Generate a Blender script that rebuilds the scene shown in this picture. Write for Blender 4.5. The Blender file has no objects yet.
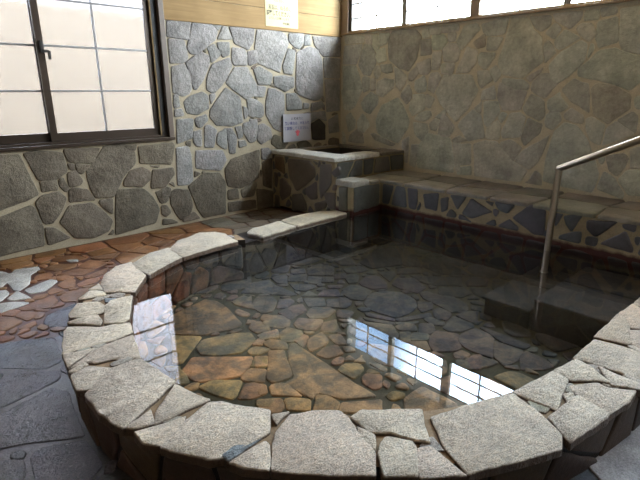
import bpy, bmesh, math, random
from mathutils import Vector, noise
from mathutils.geometry import tessellate_polygon
SKY = 78.0
EXPOSURE = 0.15
GARDEN = (.096, .071, .042)
GARDEN_H = 2.95
FROST = (.44, .45, .485)
WTINT = (.70, .70, .705)
TR={
'right':[
('',"-0.062,2.017 -0.418,1.99 -0.42,1.915 -0.081,1.911"),
('',"-0.434,2 -0.552,1.99 -0.55,1.884 -0.453,1.89"),
('',"-0.571,1.993 -0.656,1.987 -0.683,1.849 -0.633,1.785 -0.567,1.856"),
('',"-0.671,1.992 -0.846,1.989 -0.798,1.874 -0.692,1.848"),
('',"-0.421,1.888 -0.534,1.876 -0.625,1.752 -0.623,1.639 -0.531,1.505 -0.416,1.52 -0.322,1.64"),
('',"-0.647,1.807 -0.77,1.826 -0.801,1.677 -0.669,1.653 -0.626,1.718"),
('',"-0.064,1.888 -0.388,1.895 -0.358,1.778 -0.287,1.653 -0.032,1.663"),
('',"-0.032,1.639 -0.278,1.63 -0.386,1.402 -0.405,1.331 -0.289,1.161 -0.058,1.133"),
('d',"-0.866,1.998 -1.052,2.014 -1.245,1.987 -1.317,1.91 -1.285,1.79 -1.254,1.656 -1.15,1.539 -1.005,1.581 -0.843,1.686 -0.821,1.883"),
('',"-1.318,1.971 -1.402,1.994 -1.43,1.902 -1.339,1.898"),
('d',"-1.312,1.87 -1.449,1.88 -1.469,1.718 -1.323,1.705"),
('',"-1.428,2.001 -1.579,1.992 -1.585,1.919 -1.438,1.925"),
('',"-1.46,1.909 -1.623,1.906 -1.677,1.844 -1.61,1.76 -1.484,1.761"),
('',"-1.592,1.987 -1.807,1.987 -1.811,1.939 -1.596,1.932"),
('',"-1.671,1.912 -1.778,1.917 -1.78,1.836 -1.69,1.833"),
('',"-1.692,1.814 -1.8,1.8 -1.831,1.717 -1.793,1.612 -1.646,1.628 -1.612,1.74"),
('',"-1.491,1.733 -1.6,1.73 -1.609,1.62 -1.57,1.54 -1.488,1.543"),
('',"-1.27,1.613 -1.452,1.668 -1.475,1.533 -1.426,1.493 -1.318,1.506"),
('',"-1.6,1.58 -1.66,1.612 -1.787,1.598 -1.768,1.484 -1.632,1.492"),
('',"-0.702,1.625 -0.884,1.629 -0.904,1.54 -0.814,1.52 -0.727,1.545"),
('',"-0.602,1.606 -0.68,1.621 -0.71,1.512 -0.655,1.456 -0.602,1.515"),
('',"-0.45,1.495 -0.533,1.47 -0.531,1.33 -0.423,1.295 -0.4,1.473"),
('',"-0.549,1.458 -0.629,1.468 -0.635,1.318 -0.555,1.311"),
('',"-0.663,1.421 -0.786,1.46 -0.939,1.439 -0.928,1.35 -0.75,1.232 -0.653,1.271"),
('',"-0.931,1.594 -1.051,1.536 -1.134,1.479 -1.102,1.392 -1.035,1.305 -0.972,1.372 -0.951,1.483"),
('',"-1.166,1.511 -1.271,1.592 -1.304,1.507 -1.214,1.423 -1.157,1.435"),
('',"-1.256,1.412 -1.387,1.483 -1.426,1.388 -1.413,1.303 -1.319,1.286 -1.262,1.325"),
('',"-1.478,1.502 -1.58,1.513 -1.622,1.457 -1.534,1.282 -1.452,1.324 -1.457,1.43"),
('',"-1.065,1.293 -1.16,1.381 -1.221,1.304 -1.213,1.216 -1.145,1.149 -1.053,1.238"),
('',"-1.238,1.26 -1.402,1.271 -1.422,1.175 -1.388,1.087 -1.234,1.106"),
('',"-1.442,1.271 -1.551,1.219 -1.494,1.111 -1.431,1.132 -1.426,1.239"),
('',"-0.425,1.211 -0.555,1.294 -0.687,1.236 -0.674,1.142 -0.58,1.069 -0.446,1.09"),
('',"-1.657,1.48 -2.008,1.471 -2.103,1.304 -2.004,1.128 -1.859,0.971 -1.628,1.177 -1.564,1.289"),
('',"-1.599,1.999 -1.802,2 -1.783,1.945 -1.615,1.949"),
('',"-1.569,1.914 -1.644,1.898 -1.664,1.838 -1.6,1.774 -1.565,1.806"),
('',"-1.686,1.918 -1.774,1.923 -1.769,1.84 -1.69,1.836"),
('',"-1.873,1.974 -2.028,1.988 -2.067,1.93 -1.955,1.827 -1.86,1.738 -1.79,1.82"),
('',"-1.618,1.763 -1.699,1.816 -1.784,1.807 -1.846,1.72 -1.824,1.624 -1.667,1.625"),
('b',"-2.002,1.805 -2.126,1.879 -2.143,1.758 -2.053,1.74"),
('',"-2.084,1.974 -2.376,2.008 -2.347,1.861 -2.161,1.854 -2.097,1.909"),
('',"-2.162,1.84 -2.33,1.827 -2.272,1.705 -2.164,1.72"),
('',"-1.927,1.763 -2.055,1.717 -2.056,1.604 -1.964,1.501 -1.812,1.496 -1.89,1.669"),
('',"-2.091,1.697 -2.264,1.678 -2.212,1.569 -2.163,1.524 -2.08,1.584"),
('',"-2.41,2.004 -2.566,1.989 -2.646,1.871 -2.728,1.797 -2.775,1.581 -2.708,1.523 -2.586,1.429 -2.36,1.471 -2.305,1.593 -2.357,1.772"),
('d',"-2.593,1.994 -2.802,1.981 -2.805,1.899 -2.73,1.856 -2.662,1.887"),
('',"-2.765,1.727 -2.815,1.757 -2.889,1.66 -2.811,1.58 -2.772,1.642"),
('',"-1.607,1.593 -1.778,1.606 -1.77,1.497 -1.626,1.511"),
('',"-2.076,1.508 -2.186,1.514 -2.261,1.418 -2.139,1.333 -2.099,1.392"),
('',"-2.218,1.513 -2.287,1.566 -2.35,1.472 -2.296,1.389"),
('',"-2.376,1.425 -2.588,1.411 -2.662,1.365 -2.658,1.315 -2.52,1.321 -2.372,1.369"),
('',"-2.625,1.429 -2.783,1.517 -2.77,1.478 -2.668,1.392"),
('',"-2.824,1.995 -3.081,1.996 -3.076,1.936 -2.993,1.851 -2.838,1.946"),
('',"-3.096,1.986 -3.219,1.991 -3.228,1.914 -3.106,1.913"),
('',"-3.231,1.996 -3.356,1.995 -3.366,1.944 -3.247,1.931"),
('',"-3.396,1.972 -3.536,1.98 -3.639,1.777 -3.669,1.598 -3.599,1.601 -3.461,1.641 -3.424,1.719"),
('',"-3.228,1.889 -3.375,1.915 -3.412,1.714 -3.261,1.672 -3.228,1.759"),
('',"-3.048,1.853 -3.09,1.891 -3.177,1.881 -3.224,1.786 -3.173,1.731 -3.091,1.79"),
('',"-2.764,1.836 -2.849,1.918 -2.913,1.865 -2.854,1.774"),
('',"-2.863,1.759 -2.944,1.849 -3.087,1.77 -2.925,1.672 -2.878,1.703"),
('',"-2.764,1.724 -2.796,1.764 -2.89,1.667 -2.799,1.566"),
('',"-2.841,1.536 -2.923,1.638 -3.104,1.745 -3.157,1.705 -3.152,1.558 -3.056,1.451 -2.937,1.376 -2.871,1.42"),
('',"-3.179,1.617 -3.196,1.709 -3.217,1.701 -3.224,1.655 -3.184,1.583"),
('',"-3.269,1.644 -3.412,1.66 -3.457,1.625 -3.601,1.584 -3.695,1.468 -3.636,1.372 -3.571,1.307 -3.494,1.341 -3.306,1.395 -3.119,1.434 -3.111,1.487 -3.204,1.57"),
('',"-2.699,1.387 -2.769,1.461 -2.837,1.468 -2.96,1.401 -2.838,1.235 -2.765,1.263 -2.688,1.311"),
('',"-2.969,0.913 -3.061,1.004 -3.175,0.98 -3.293,0.848 -3.395,0.632 -3.435,0.542 -3.399,0.374 -3.117,0.394 -2.923,0.43 -2.927,0.634"),
('d',"-2.989,1.314 -3.09,1.411 -3.136,1.383 -3.224,1.358 -3.265,1.11 -3.182,1.158 -3.091,1.207"),
('b',"-3.253,1.326 -3.3,1.366 -3.446,1.345 -3.582,1.265 -3.594,1.152 -3.44,1.011 -3.309,1.09"),
('',"-2.885,1.204 -2.957,1.278 -3.069,1.156 -3.003,1.104 -2.901,1.138"),
('',"-2.889,1.056 -2.904,1.116 -2.989,1.1 -3.025,1.031 -2.951,0.938 -2.878,0.965"),
('',"-3.043,1.083 -3.1,1.142 -3.222,1.074 -3.225,1.009 -3.161,1.014 -3.055,1.046"),
('',"-3.253,1.053 -3.305,1.069 -3.416,0.996 -3.403,0.821 -3.324,0.849 -3.261,0.953"),
('',"-3.517,1.049 -3.623,1.126 -3.667,1.081 -3.67,0.947"),
('',"-3.439,0.976 -3.507,1.035 -3.66,0.933 -3.423,0.823 -3.428,0.877"),
('',"-3.617,1.238 -3.655,1.258 -3.733,1.213 -3.674,1.147 -3.634,1.166"),
('',"-2.349,1.385 -2.52,1.318 -2.651,1.299 -2.604,1.119 -2.411,1.111 -2.34,1.234"),
('',"-2.153,1.301 -2.289,1.357 -2.314,1.224 -2.151,1.213"),
('',"-2.186,1.194 -2.349,1.196 -2.378,1.081 -2.258,0.929 -2.21,0.967"),
('',"-2.081,1.123 -2.164,1.199 -2.155,1.065"),
('',"-1.907,0.965 -2.06,1.103 -2.168,1.045 -2.232,0.817 -2.034,0.764 -1.894,0.923"),
('',"-1.687,1.073 -1.846,0.91 -1.786,0.801 -1.659,0.793 -1.643,0.987"),
('',"-2.248,0.919 -2.366,1.003 -2.403,0.936 -2.393,0.798 -2.253,0.809"),
('',"-2.371,1.032 -2.403,1.087 -2.464,1.07 -2.415,0.98"),
('',"-2.498,1.075 -2.612,1.089 -2.663,1.042 -2.632,0.852 -2.443,0.825 -2.422,0.878"),
('',"-2.693,1.272 -2.832,1.21 -2.86,1.067 -2.82,1.014 -2.685,1.071 -2.627,1.125"),
('d',"-2.694,1.03 -2.849,0.981 -2.827,0.891 -2.687,0.76 -2.642,0.833"),
('',"-2.877,1.082 -2.992,1.103 -3.006,1 -2.95,0.94 -2.87,0.995"),
('',"-2.873,1.21 -2.975,1.289 -2.998,1.124 -2.884,1.125"),
('',"-2.421,0.776 -2.528,0.812 -2.662,0.738 -2.586,0.585 -2.412,0.719"),
('',"-2.112,0.734 -2.229,0.779 -2.373,0.779 -2.575,0.591 -2.742,0.509 -2.692,0.384 -2.154,0.386"),
('',"-2.602,0.593 -2.674,0.707 -2.838,0.805 -2.936,0.885 -2.896,0.763 -2.841,0.597 -2.766,0.525"),
('',"-1.864,0.71 -2.068,0.733 -2.089,0.512 -1.934,0.479 -1.905,0.644"),
('',"-1.662,0.757 -1.811,0.741 -1.885,0.469 -1.847,0.388 -1.69,0.404"),
('',"-1.825,0.757 -1.909,0.811 -2.052,0.772 -1.863,0.727"),
('d',"-2.785,0.406 -2.836,0.516 -2.894,0.484 -2.916,0.374 -2.744,0.381"),
('',"-1.935,0.448 -2.092,0.486 -2.113,0.39 -1.929,0.375"),
('',"-0.657,0.943 -0.754,1.131 -1.01,1.225 -1.104,1.118 -1.194,0.963 -1.185,0.872 -1.04,0.67 -0.788,0.732 -0.679,0.799"),
('',"-0.324,0.911 -0.414,1.02 -0.529,0.914 -0.547,0.866 -0.439,0.766 -0.344,0.794"),
('',"-0.104,0.973 -0.186,1.021 -0.288,0.917 -0.29,0.829 -0.155,0.763"),
('',"-0.383,1.154 -0.539,1.279 -0.68,1.235 -0.637,1.11 -0.549,1.017 -0.437,1.057"),
('',"-0.018,1.325 -0.398,1.323 -0.266,1.103 -0.168,1.056 -0.058,1.074"),
('',"-1.278,0.984 -1.389,1.065 -1.504,1.078 -1.522,1.018 -1.425,0.954 -1.319,0.967"),
('',"-1.264,0.938 -1.467,0.925 -1.495,0.842 -1.413,0.721 -1.288,0.797"),
('',"-1.206,1.187 -1.376,1.258 -1.422,1.102 -1.245,1.014 -1.186,1.098"),
('',"-1.499,0.93 -1.582,0.994 -1.644,0.969 -1.601,0.852 -1.518,0.865"),
('',"-1.645,0.915 -1.763,0.969 -1.842,0.871 -1.777,0.808 -1.627,0.817"),
('',"-1.354,0.653 -1.489,0.815 -1.8,0.779 -1.849,0.473 -1.876,0.392 -1.357,0.392"),
('',"-1.253,0.664 -1.383,0.674 -1.323,0.39 -1.24,0.415"),
('',"-1.104,0.7 -1.207,0.763 -1.203,0.435 -1.134,0.452"),
('',"-1.839,0.728 -1.925,0.819 -1.963,0.402 -1.905,0.413"),
('d',"-0.565,0.756 -0.641,0.767 -0.998,0.655 -0.935,0.627 -0.65,0.687"),
('d',"-0.182,0.721 -0.35,0.827 -0.432,0.748 -0.453,0.629 -0.165,0.629"),
('',"-1.573,1.009 -1.702,1.102 -1.725,1.067 -1.66,0.995"),
('',"-3.433,0.413 -3.474,0.577 -3.571,0.526 -3.668,0.388 -3.663,0.353"),
('',"-3.603,0.521 -3.664,0.607 -3.83,0.635 -3.867,0.417 -3.797,0.4 -3.698,0.395"),
('',"-3.467,0.726 -3.614,0.757 -3.654,0.729 -3.642,0.65 -3.583,0.553 -3.514,0.601"),
('',"-3.66,0.799 -3.727,0.824 -3.801,0.81 -3.828,0.649 -3.686,0.636"),
],
'back':[
('',"-2.528,1.852 -2.292,1.837 -2.258,2.006 -2.513,1.992"),
('',"-2.309,1.751 -2.277,1.699 -2.203,1.694 -1.97,1.857 -1.935,1.931 -1.998,1.997 -2.232,1.993"),
('',"-1.923,1.955 -1.88,2.002 -1.988,1.998"),
('',"-1.926,1.865 -1.751,1.876 -1.801,1.981 -1.857,1.992"),
('',"-1.708,1.832 -1.53,1.775 -1.459,1.864 -1.441,2 -1.77,1.991"),
('',"-2.027,1.621 -1.912,1.699 -1.984,1.8 -2.064,1.764"),
('',"-1.933,1.771 -1.884,1.676 -1.799,1.712 -1.791,1.832 -1.943,1.819"),
('',"-2.519,1.596 -2.368,1.602 -2.319,1.642 -2.348,1.818 -2.513,1.823"),
('',"-2.267,1.333 -2.234,1.333 -2.16,1.423 -2.058,1.604 -2.062,1.676 -2.154,1.715 -2.34,1.603"),
('',"-2.516,1.305 -2.404,1.263 -2.331,1.294 -2.302,1.346 -2.304,1.459 -2.362,1.588 -2.506,1.554"),
('',"-1.702,1.291 -1.594,1.223 -1.447,1.267 -1.441,1.382 -1.56,1.571 -1.739,1.566 -1.857,1.401"),
('',"-2.104,1.44 -2.109,1.333 -2.033,1.291 -1.926,1.376 -1.859,1.447 -1.771,1.58 -1.802,1.667 -2.02,1.589"),
('',"-1.759,1.631 -1.724,1.595 -1.568,1.607 -1.561,1.723 -1.606,1.776 -1.749,1.777"),
('',"-1.513,1.602 -1.41,1.647 -1.431,1.768 -1.516,1.751"),
('',"-1.434,1.797 -1.397,1.63 -1.08,1.537 -1.039,1.674 -0.934,1.877 -0.976,1.964 -1.083,2.014 -1.247,2.011 -1.395,1.986"),
('',"-0.923,1.905 -0.817,1.835 -0.753,1.82 -0.681,1.911 -0.689,2.002 -0.918,1.982"),
('',"-0.668,1.869 -0.564,1.88 -0.579,1.996 -0.653,1.982"),
('',"-0.494,1.884 -0.342,1.754 -0.027,1.766 -0.03,1.995 -0.52,1.972"),
('',"-0.314,1.489 -0.039,1.483 -0.026,1.728 -0.328,1.726"),
('',"-1.029,1.602 -1.009,1.533 -0.881,1.519 -0.823,1.789 -0.936,1.811"),
('',"-0.818,1.348 -0.772,1.271 -0.534,1.2 -0.435,1.205 -0.358,1.244 -0.355,1.325 -0.368,1.699 -0.445,1.826 -0.581,1.851 -0.792,1.776"),
('',"-1.409,1.391 -1.231,1.392 -1.191,1.504 -1.381,1.588 -1.469,1.559"),
('',"-1.174,1.38 -1.009,1.312 -0.859,1.367 -0.856,1.472 -0.978,1.489 -1.17,1.477"),
('',"-1.537,1.608 -1.429,1.629 -1.435,1.741 -1.54,1.749"),
('',"-0.27,1.042 -0.04,1.057 -0.038,1.454 -0.305,1.451"),
('',"-1.473,1.255 -1.332,1.254 -1.304,1.356 -1.445,1.364"),
('',"-1.301,1.204 -1.309,1.037 -1.199,0.868 -1.08,0.823 -1.026,1.009 -1.027,1.272 -1.18,1.338 -1.26,1.338"),
('',"-0.973,1.079 -0.733,1.092 -0.731,1.177 -0.835,1.281 -0.979,1.272"),
('',"-0.695,1.091 -0.61,1.099 -0.609,1.151 -0.694,1.153"),
('',"-0.558,1.058 -0.326,1.109 -0.369,1.177 -0.557,1.15"),
('',"-1.57,1.031 -1.386,1.008 -1.342,1.042 -1.36,1.15 -1.469,1.215 -1.581,1.226"),
('',"-1.453,0.743 -1.401,0.686 -1.233,0.752 -1.253,0.865 -1.355,0.923 -1.433,0.908"),
('',"-1.564,0.722 -1.472,0.786 -1.475,0.965 -1.549,0.987"),
('',"-0.574,0.917 -0.451,0.969 -0.282,0.925 -0.311,1.041 -0.572,1.03"),
('',"-0.225,0.754 -0.037,0.765 -0.07,0.994 -0.24,0.915"),
('d',"-0.534,0.688 -0.312,0.673 -0.312,0.86 -0.422,0.943 -0.56,0.887"),
('',"-2.375,1.088 -2.247,1.07 -2.109,1.131 -2.109,1.262 -2.17,1.304 -2.326,1.255 -2.402,1.199"),
('',"-2.09,1.028 -2.015,0.944 -1.81,0.925 -1.661,0.962 -1.686,1.241 -1.866,1.345 -2.083,1.113"),
('',"-2.516,1.147 -2.459,1.158 -2.465,1.277 -2.512,1.273"),
('',"-2.516,1.054 -2.421,1.068 -2.434,1.127 -2.518,1.121"),
('',"-2.067,1.186 -2.012,1.247 -2.017,1.286 -2.08,1.27"),
('',"-2.516,0.774 -2.34,0.821 -2.313,1.016 -2.501,1.015"),
('',"-2.265,0.936 -2.221,0.927 -2.129,1.004 -2.145,1.06 -2.287,1.015"),
('',"-2.186,0.707 -2.073,0.699 -2.027,0.886 -2.12,0.948 -2.168,0.925"),
('',"-2.327,0.774 -2.283,0.723 -2.232,0.728 -2.227,0.893 -2.308,0.881"),
('',"-2.03,0.736 -1.955,0.681 -1.896,0.667 -1.902,0.894 -2.001,0.85"),
('',"-1.859,0.609 -1.792,0.604 -1.758,0.781 -1.817,0.89 -1.883,0.893"),
('',"-1.728,0.774 -1.669,0.794 -1.684,0.91 -1.764,0.905"),
('',"-1.657,0.849 -1.573,0.717 -1.489,0.731 -1.447,0.875 -1.453,0.983 -1.651,0.936"),
('',"-1.625,0.999 -1.588,1.023 -1.594,1.115 -1.64,1.134"),
('',"-1.723,0.672 -1.619,0.683 -1.638,0.742 -1.73,0.739"),
('',"-2.551,0.317 -2.43,0.312 -2.373,0.348 -2.373,0.618 -2.397,0.727 -2.535,0.719"),
('',"-2.317,0.48 -2,0.425 -1.917,0.545 -1.971,0.643 -2.301,0.67"),
('',"-2.344,0.034 -2.269,-0.098 -1.975,-0.102 -1.949,0.269 -2.028,0.39 -2.215,0.407 -2.428,0.282"),
('',"-1.932,0.334 -1.913,0.223 -1.733,0.177 -1.597,0.218 -1.454,0.279 -1.438,0.609 -1.845,0.533 -1.938,0.42"),
('',"-1.4,0.502 -1.325,0.483 -1.25,0.566 -1.289,0.623 -1.394,0.62"),
('',"-1.386,0.167 -1.268,0.115 -1.253,0.488 -1.387,0.456"),
('',"-1.919,0.063 -1.763,0.052 -1.793,0.175 -1.918,0.158"),
('',"-1.707,0.056 -1.549,0.057 -1.502,0.177 -1.512,0.219 -1.73,0.144"),
('',"-1.921,-0.088 -1.523,-0.105 -1.524,-0.01 -1.919,0.019"),
('',"-1.489,-0.123 -1.26,-0.135 -1.252,0.066 -1.491,0.123"),
('',"-2.651,0.104 -2.559,-0.078 -2.432,-0.014 -2.401,0.065 -2.442,0.241 -2.594,0.272 -2.661,0.228"),
('',"-2.527,-0.105 -2.328,-0.099 -2.382,-0.022 -2.53,-0.085"),
('',"-2.767,0.148 -2.699,0.158 -2.649,0.273 -2.689,0.314 -2.753,0.283"),
('',"-2.77,0.018 -2.733,-0.004 -2.67,0.026 -2.714,0.112 -2.772,0.102"),
('',"-2.771,-0.095 -2.603,-0.105 -2.671,-0.058 -2.759,-0.044"),
('',"-2.337,0.386 -2.273,0.415 -2.332,0.441"),
('',"-4.334,0.319 -4.257,0.317 -3.995,0.387 -3.938,0.413 -4.002,0.644 -4.036,0.773 -4.178,0.782 -4.255,0.781"),
('',"-3.918,0.544 -3.763,0.533 -3.667,0.592 -3.687,0.768 -3.91,0.794 -3.992,0.778"),
('',"-3.634,0.677 -3.424,0.653 -3.351,0.773 -3.574,0.794 -3.664,0.782"),
('',"-3.642,0.617 -3.612,0.606 -3.601,0.647 -3.645,0.652"),
('',"-3.571,0.577 -3.533,0.556 -3.445,0.628 -3.577,0.645"),
('',"-3.659,0.447 -3.564,0.451 -3.543,0.487 -3.591,0.589 -3.664,0.572"),
('',"-3.747,0.471 -3.707,0.403 -3.677,0.421 -3.714,0.529 -3.74,0.516"),
('',"-3.9,0.43 -3.774,0.437 -3.776,0.517 -3.9,0.52"),
('',"-3.68,0.302 -3.458,0.291 -3.509,0.386 -3.627,0.427 -3.665,0.407"),
('',"-3.493,0.529 -3.479,0.42 -3.432,0.307 -3.271,0.291 -3.133,0.504 -3.007,0.603 -3.002,0.722 -3.094,0.797 -3.287,0.796 -3.454,0.601 -3.484,0.597"),
('',"-3.354,0.199 -3.295,0.16 -3.289,0.271 -3.399,0.264"),
('',"-3.056,0.754 -3,0.734 -2.978,0.781 -3.084,0.789"),
('',"-2.951,0.604 -2.614,0.56 -2.559,0.737 -2.574,0.776 -2.949,0.763"),
('',"-2.768,0.535 -2.758,0.55 -2.863,0.561"),
('',"-3.149,0.388 -2.952,0.354 -2.867,0.424 -2.859,0.498 -2.943,0.553 -3.076,0.518 -3.144,0.425"),
('',"-2.863,0.326 -2.71,0.323 -2.588,0.442 -2.6,0.509 -2.825,0.507"),
('',"-2.775,0.15 -2.71,0.149 -2.642,0.275 -2.675,0.311 -2.816,0.265"),
('',"-2.602,0.309 -2.612,0.353 -2.646,0.342"),
('',"-3.291,-0.103 -2.861,-0.053 -2.802,0.072 -2.855,0.214 -2.954,0.325 -3.234,0.352"),
('',"-4.412,-0.092 -4.312,-0.094 -3.967,-0.072 -3.95,0.087 -3.996,0.298 -4.021,0.311 -4.255,0.245 -4.356,0.233"),
('',"-3.929,0.132 -3.865,0.12 -3.786,0.204 -3.71,0.338 -3.773,0.407 -3.917,0.383 -3.969,0.329"),
('',"-3.921,-0.082 -3.741,-0.048 -3.856,0.069 -3.929,0.079"),
('',"-3.682,-0.056 -3.512,-0.091 -3.352,-0.044 -3.314,0.045 -3.409,0.179 -3.487,0.254 -3.692,0.258 -3.793,0.113"),
('',"-3.379,0.193 -3.305,0.126 -3.284,0.262 -3.408,0.252"),
('',"-3.319,-0.09 -3.315,-0.059 -3.369,-0.094"),
],
'pool':[
('',"-3.68,-1.97 -3.564,-2.106 -3.515,-2.151 -3.31,-2.21 -3.236,-2.185 -3.166,-1.869 -3.159,-1.701 -3.207,-1.619 -3.567,-1.723"),
('',"-2.986,-1.555 -2.903,-1.604 -2.771,-1.641 -2.575,-1.36 -2.828,-1.366 -2.981,-1.485"),
('',"-3.045,-1.934 -3.02,-1.997 -2.899,-1.825 -3.059,-1.805"),
('',"-3.85,-2.35 -3.821,-2.377 -3.563,-2.161 -3.691,-2.022"),
('',"-3.669,-2.373 -3.578,-2.475 -3.468,-2.529 -3.358,-2.481 -3.306,-2.447 -3.273,-2.354 -3.367,-2.285 -3.571,-2.223 -3.647,-2.286"),
('',"-3.858,-2.548 -3.847,-2.637 -3.756,-2.699 -3.635,-2.757 -3.515,-2.7 -3.459,-2.639 -3.736,-2.379 -3.845,-2.471"),
('',"-3.836,-2.831 -3.793,-2.919 -3.769,-2.917 -3.662,-2.814 -3.783,-2.7 -3.865,-2.708"),
('',"-3.756,-2.954 -3.707,-2.997 -3.624,-3.005 -3.601,-2.981 -3.611,-2.899 -3.655,-2.87"),
('',"-3.637,-2.824 -3.564,-2.906 -3.482,-2.814 -3.548,-2.752 -3.624,-2.786"),
('',"-3.453,-2.783 -3.387,-2.706 -3.445,-2.667 -3.514,-2.717"),
('',"-3.429,-2.586 -3.393,-2.636 -3.316,-2.631 -3.365,-2.544 -3.415,-2.555"),
('',"-3.312,-2.542 -3.254,-2.485 -3.277,-2.466 -3.341,-2.504"),
('',"-3.228,-2.388 -3.133,-2.398 -3.114,-2.323 -3.148,-2.253 -3.227,-2.31"),
('',"-3.236,-2.487 -3.163,-2.517 -3.111,-2.45 -3.245,-2.437"),
('',"-3.948,-2.578 -3.9,-2.61 -3.874,-2.538 -3.86,-2.407"),
('',"-3.721,-3.074 -3.647,-3.177 -3.602,-3.119 -3.696,-3.044"),
('',"-2.812,-1.764 -2.744,-1.862 -2.585,-1.739 -2.563,-1.629 -2.701,-1.58 -2.893,-1.699"),
('',"-2.629,-2.025 -2.588,-2.042 -2.587,-1.896 -2.597,-1.776 -2.742,-1.88"),
('',"-2.531,-1.746 -2.498,-1.808 -2.348,-1.622 -2.49,-1.588"),
('',"-2.332,-1.872 -2.213,-1.75 -2.329,-1.674 -2.43,-1.761"),
('',"-2.516,-1.969 -2.473,-2.039 -2.36,-2.041 -2.339,-1.988 -2.463,-1.841"),
('',"-2.32,-1.946 -2.278,-2.016 -2.153,-1.906 -2.217,-1.813 -2.284,-1.867"),
('',"-2.23,-1.999 -2.154,-2.052 -2.077,-1.978 -2.142,-1.917"),
('',"-2.194,-1.774 -2.03,-1.929 -1.883,-1.779 -1.919,-1.633 -2.087,-1.645"),
('',"-2.292,-1.648 -2.19,-1.71 -2.126,-1.622 -2.23,-1.56"),
('',"-3.067,-1.854 -3.051,-1.919 -2.988,-1.928 -2.907,-1.839 -2.93,-1.768 -3.046,-1.808"),
('',"-3.005,-2.068 -2.983,-1.953 -3.038,-1.945"),
('',"-2.996,-2.029 -3.007,-2.151 -2.935,-2.172 -2.797,-2.042 -2.766,-1.95 -2.85,-1.871 -2.965,-1.959"),
('',"-2.808,-2.196 -2.69,-2.142 -2.685,-2.08 -2.751,-2.044 -2.86,-2.157"),
('',"-2.919,-2.377 -2.736,-2.345 -2.684,-2.234 -2.762,-2.21 -2.908,-2.23"),
('',"-2.667,-2.18 -2.639,-2.19 -2.598,-2.135 -2.644,-2.145"),
('',"-2.663,-2.308 -2.562,-2.378 -2.477,-2.276 -2.591,-2.168"),
('',"-2.473,-2.189 -2.46,-2.073 -2.554,-2.112"),
('',"-2.329,-2.324 -2.262,-2.214 -2.351,-2.147 -2.461,-2.199"),
('',"-2.554,-2.411 -2.476,-2.499 -2.401,-2.506 -2.335,-2.399 -2.462,-2.315"),
('',"-2.79,-2.489 -2.709,-2.544 -2.568,-2.503 -2.557,-2.427 -2.665,-2.35 -2.77,-2.406"),
('',"-2.95,-2.569 -2.902,-2.634 -2.791,-2.591 -2.809,-2.51 -2.861,-2.418 -2.941,-2.463"),
('',"-3.075,-2.286 -2.985,-2.235 -3.014,-2.185 -3.078,-2.228"),
('',"-3.083,-2.363 -3.021,-2.458 -2.942,-2.398 -2.934,-2.282 -2.977,-2.243 -3.084,-2.307"),
('',"-3.235,-2.341 -3.187,-2.406 -3.137,-2.401 -3.111,-2.269 -3.152,-2.23 -3.22,-2.283"),
('',"-3.252,-2.477 -3.167,-2.539 -3.109,-2.455 -3.184,-2.424 -3.251,-2.43"),
('',"-2.273,-2.141 -2.205,-2.204 -2.16,-2.182 -2.246,-2.101"),
('',"-2.079,-2.015 -1.999,-2.071 -1.929,-1.984 -2.008,-1.943"),
('',"-2.276,-2.39 -2.109,-2.23 -2.225,-2.255"),
('',"-2.87,-2.703 -2.79,-2.786 -2.699,-2.64 -2.865,-2.677"),
('',"-3.119,-2.342 -3.049,-2.449 -3.002,-2.452 -2.937,-2.383 -3.007,-2.317 -3.096,-2.289"),
('',"-2.967,-2.526 -2.929,-2.602 -2.784,-2.583 -2.756,-2.553 -2.857,-2.458 -2.938,-2.459"),
('',"-2.867,-2.68 -2.797,-2.746 -2.682,-2.623 -2.78,-2.607"),
('',"-3.17,-2.604 -3.133,-2.657 -3.016,-2.625 -2.99,-2.576 -3.021,-2.479 -3.133,-2.516"),
('',"-3.113,-2.753 -3.005,-2.674 -3.013,-2.628 -3.103,-2.656"),
('',"-3.289,-2.633 -3.215,-2.702 -3.17,-2.618 -3.219,-2.536 -3.283,-2.541"),
('',"-3.263,-2.48 -3.176,-2.524 -3.133,-2.496 -3.109,-2.449 -3.243,-2.438"),
('',"-3.094,-2.789 -3.11,-2.835 -2.986,-2.837 -2.941,-2.808 -2.896,-2.707 -3.023,-2.713"),
('',"-3.098,-2.977 -2.991,-3.003 -2.943,-2.902 -3.023,-2.879 -3.117,-2.902"),
('',"-2.923,-2.89 -2.881,-2.929 -2.818,-2.8 -2.89,-2.782"),
('',"-3.216,-2.732 -3.313,-2.86 -3.392,-3.018 -3.474,-3.022 -3.459,-3.225 -3.401,-3.2 -3.336,-3.348 -3.19,-3.453 -3.19,-3.266 -3.168,-3.032 -3.138,-2.684 -3.15,-2.672"),
('',"-3.436,-2.805 -3.521,-2.897 -3.523,-2.957 -3.426,-2.981 -3.388,-2.951 -3.31,-2.801 -3.255,-2.712 -3.319,-2.652"),
('',"-3.495,-2.744 -3.44,-2.78 -3.377,-2.696 -3.431,-2.655"),
('',"-3.597,-3.054 -3.494,-3.163 -3.485,-3.03 -3.511,-2.992 -3.561,-2.98"),
('',"-3.654,-3.001 -3.621,-3.007 -3.584,-2.948 -3.598,-2.924 -3.617,-2.914"),
('',"-3.618,-3.215 -3.546,-3.294 -3.489,-3.237 -3.538,-3.163 -3.578,-3.142"),
('',"-3.53,-3.331 -3.452,-3.403 -3.386,-3.364 -3.382,-3.29 -3.424,-3.238"),
('',"-3.43,-3.424 -3.274,-3.57 -3.2,-3.508 -3.369,-3.385"),
('',"-3.121,-3.064 -3.086,-3.081 -3.03,-3.051 -3.043,-3.025 -3.108,-3.036"),
('',"-2.993,-3.107 -2.986,-3.063 -3.036,-3.073"),
('',"-3.139,-3.249 -3.027,-3.218 -3.006,-3.169 -3.078,-3.11 -3.147,-3.134"),
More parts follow.
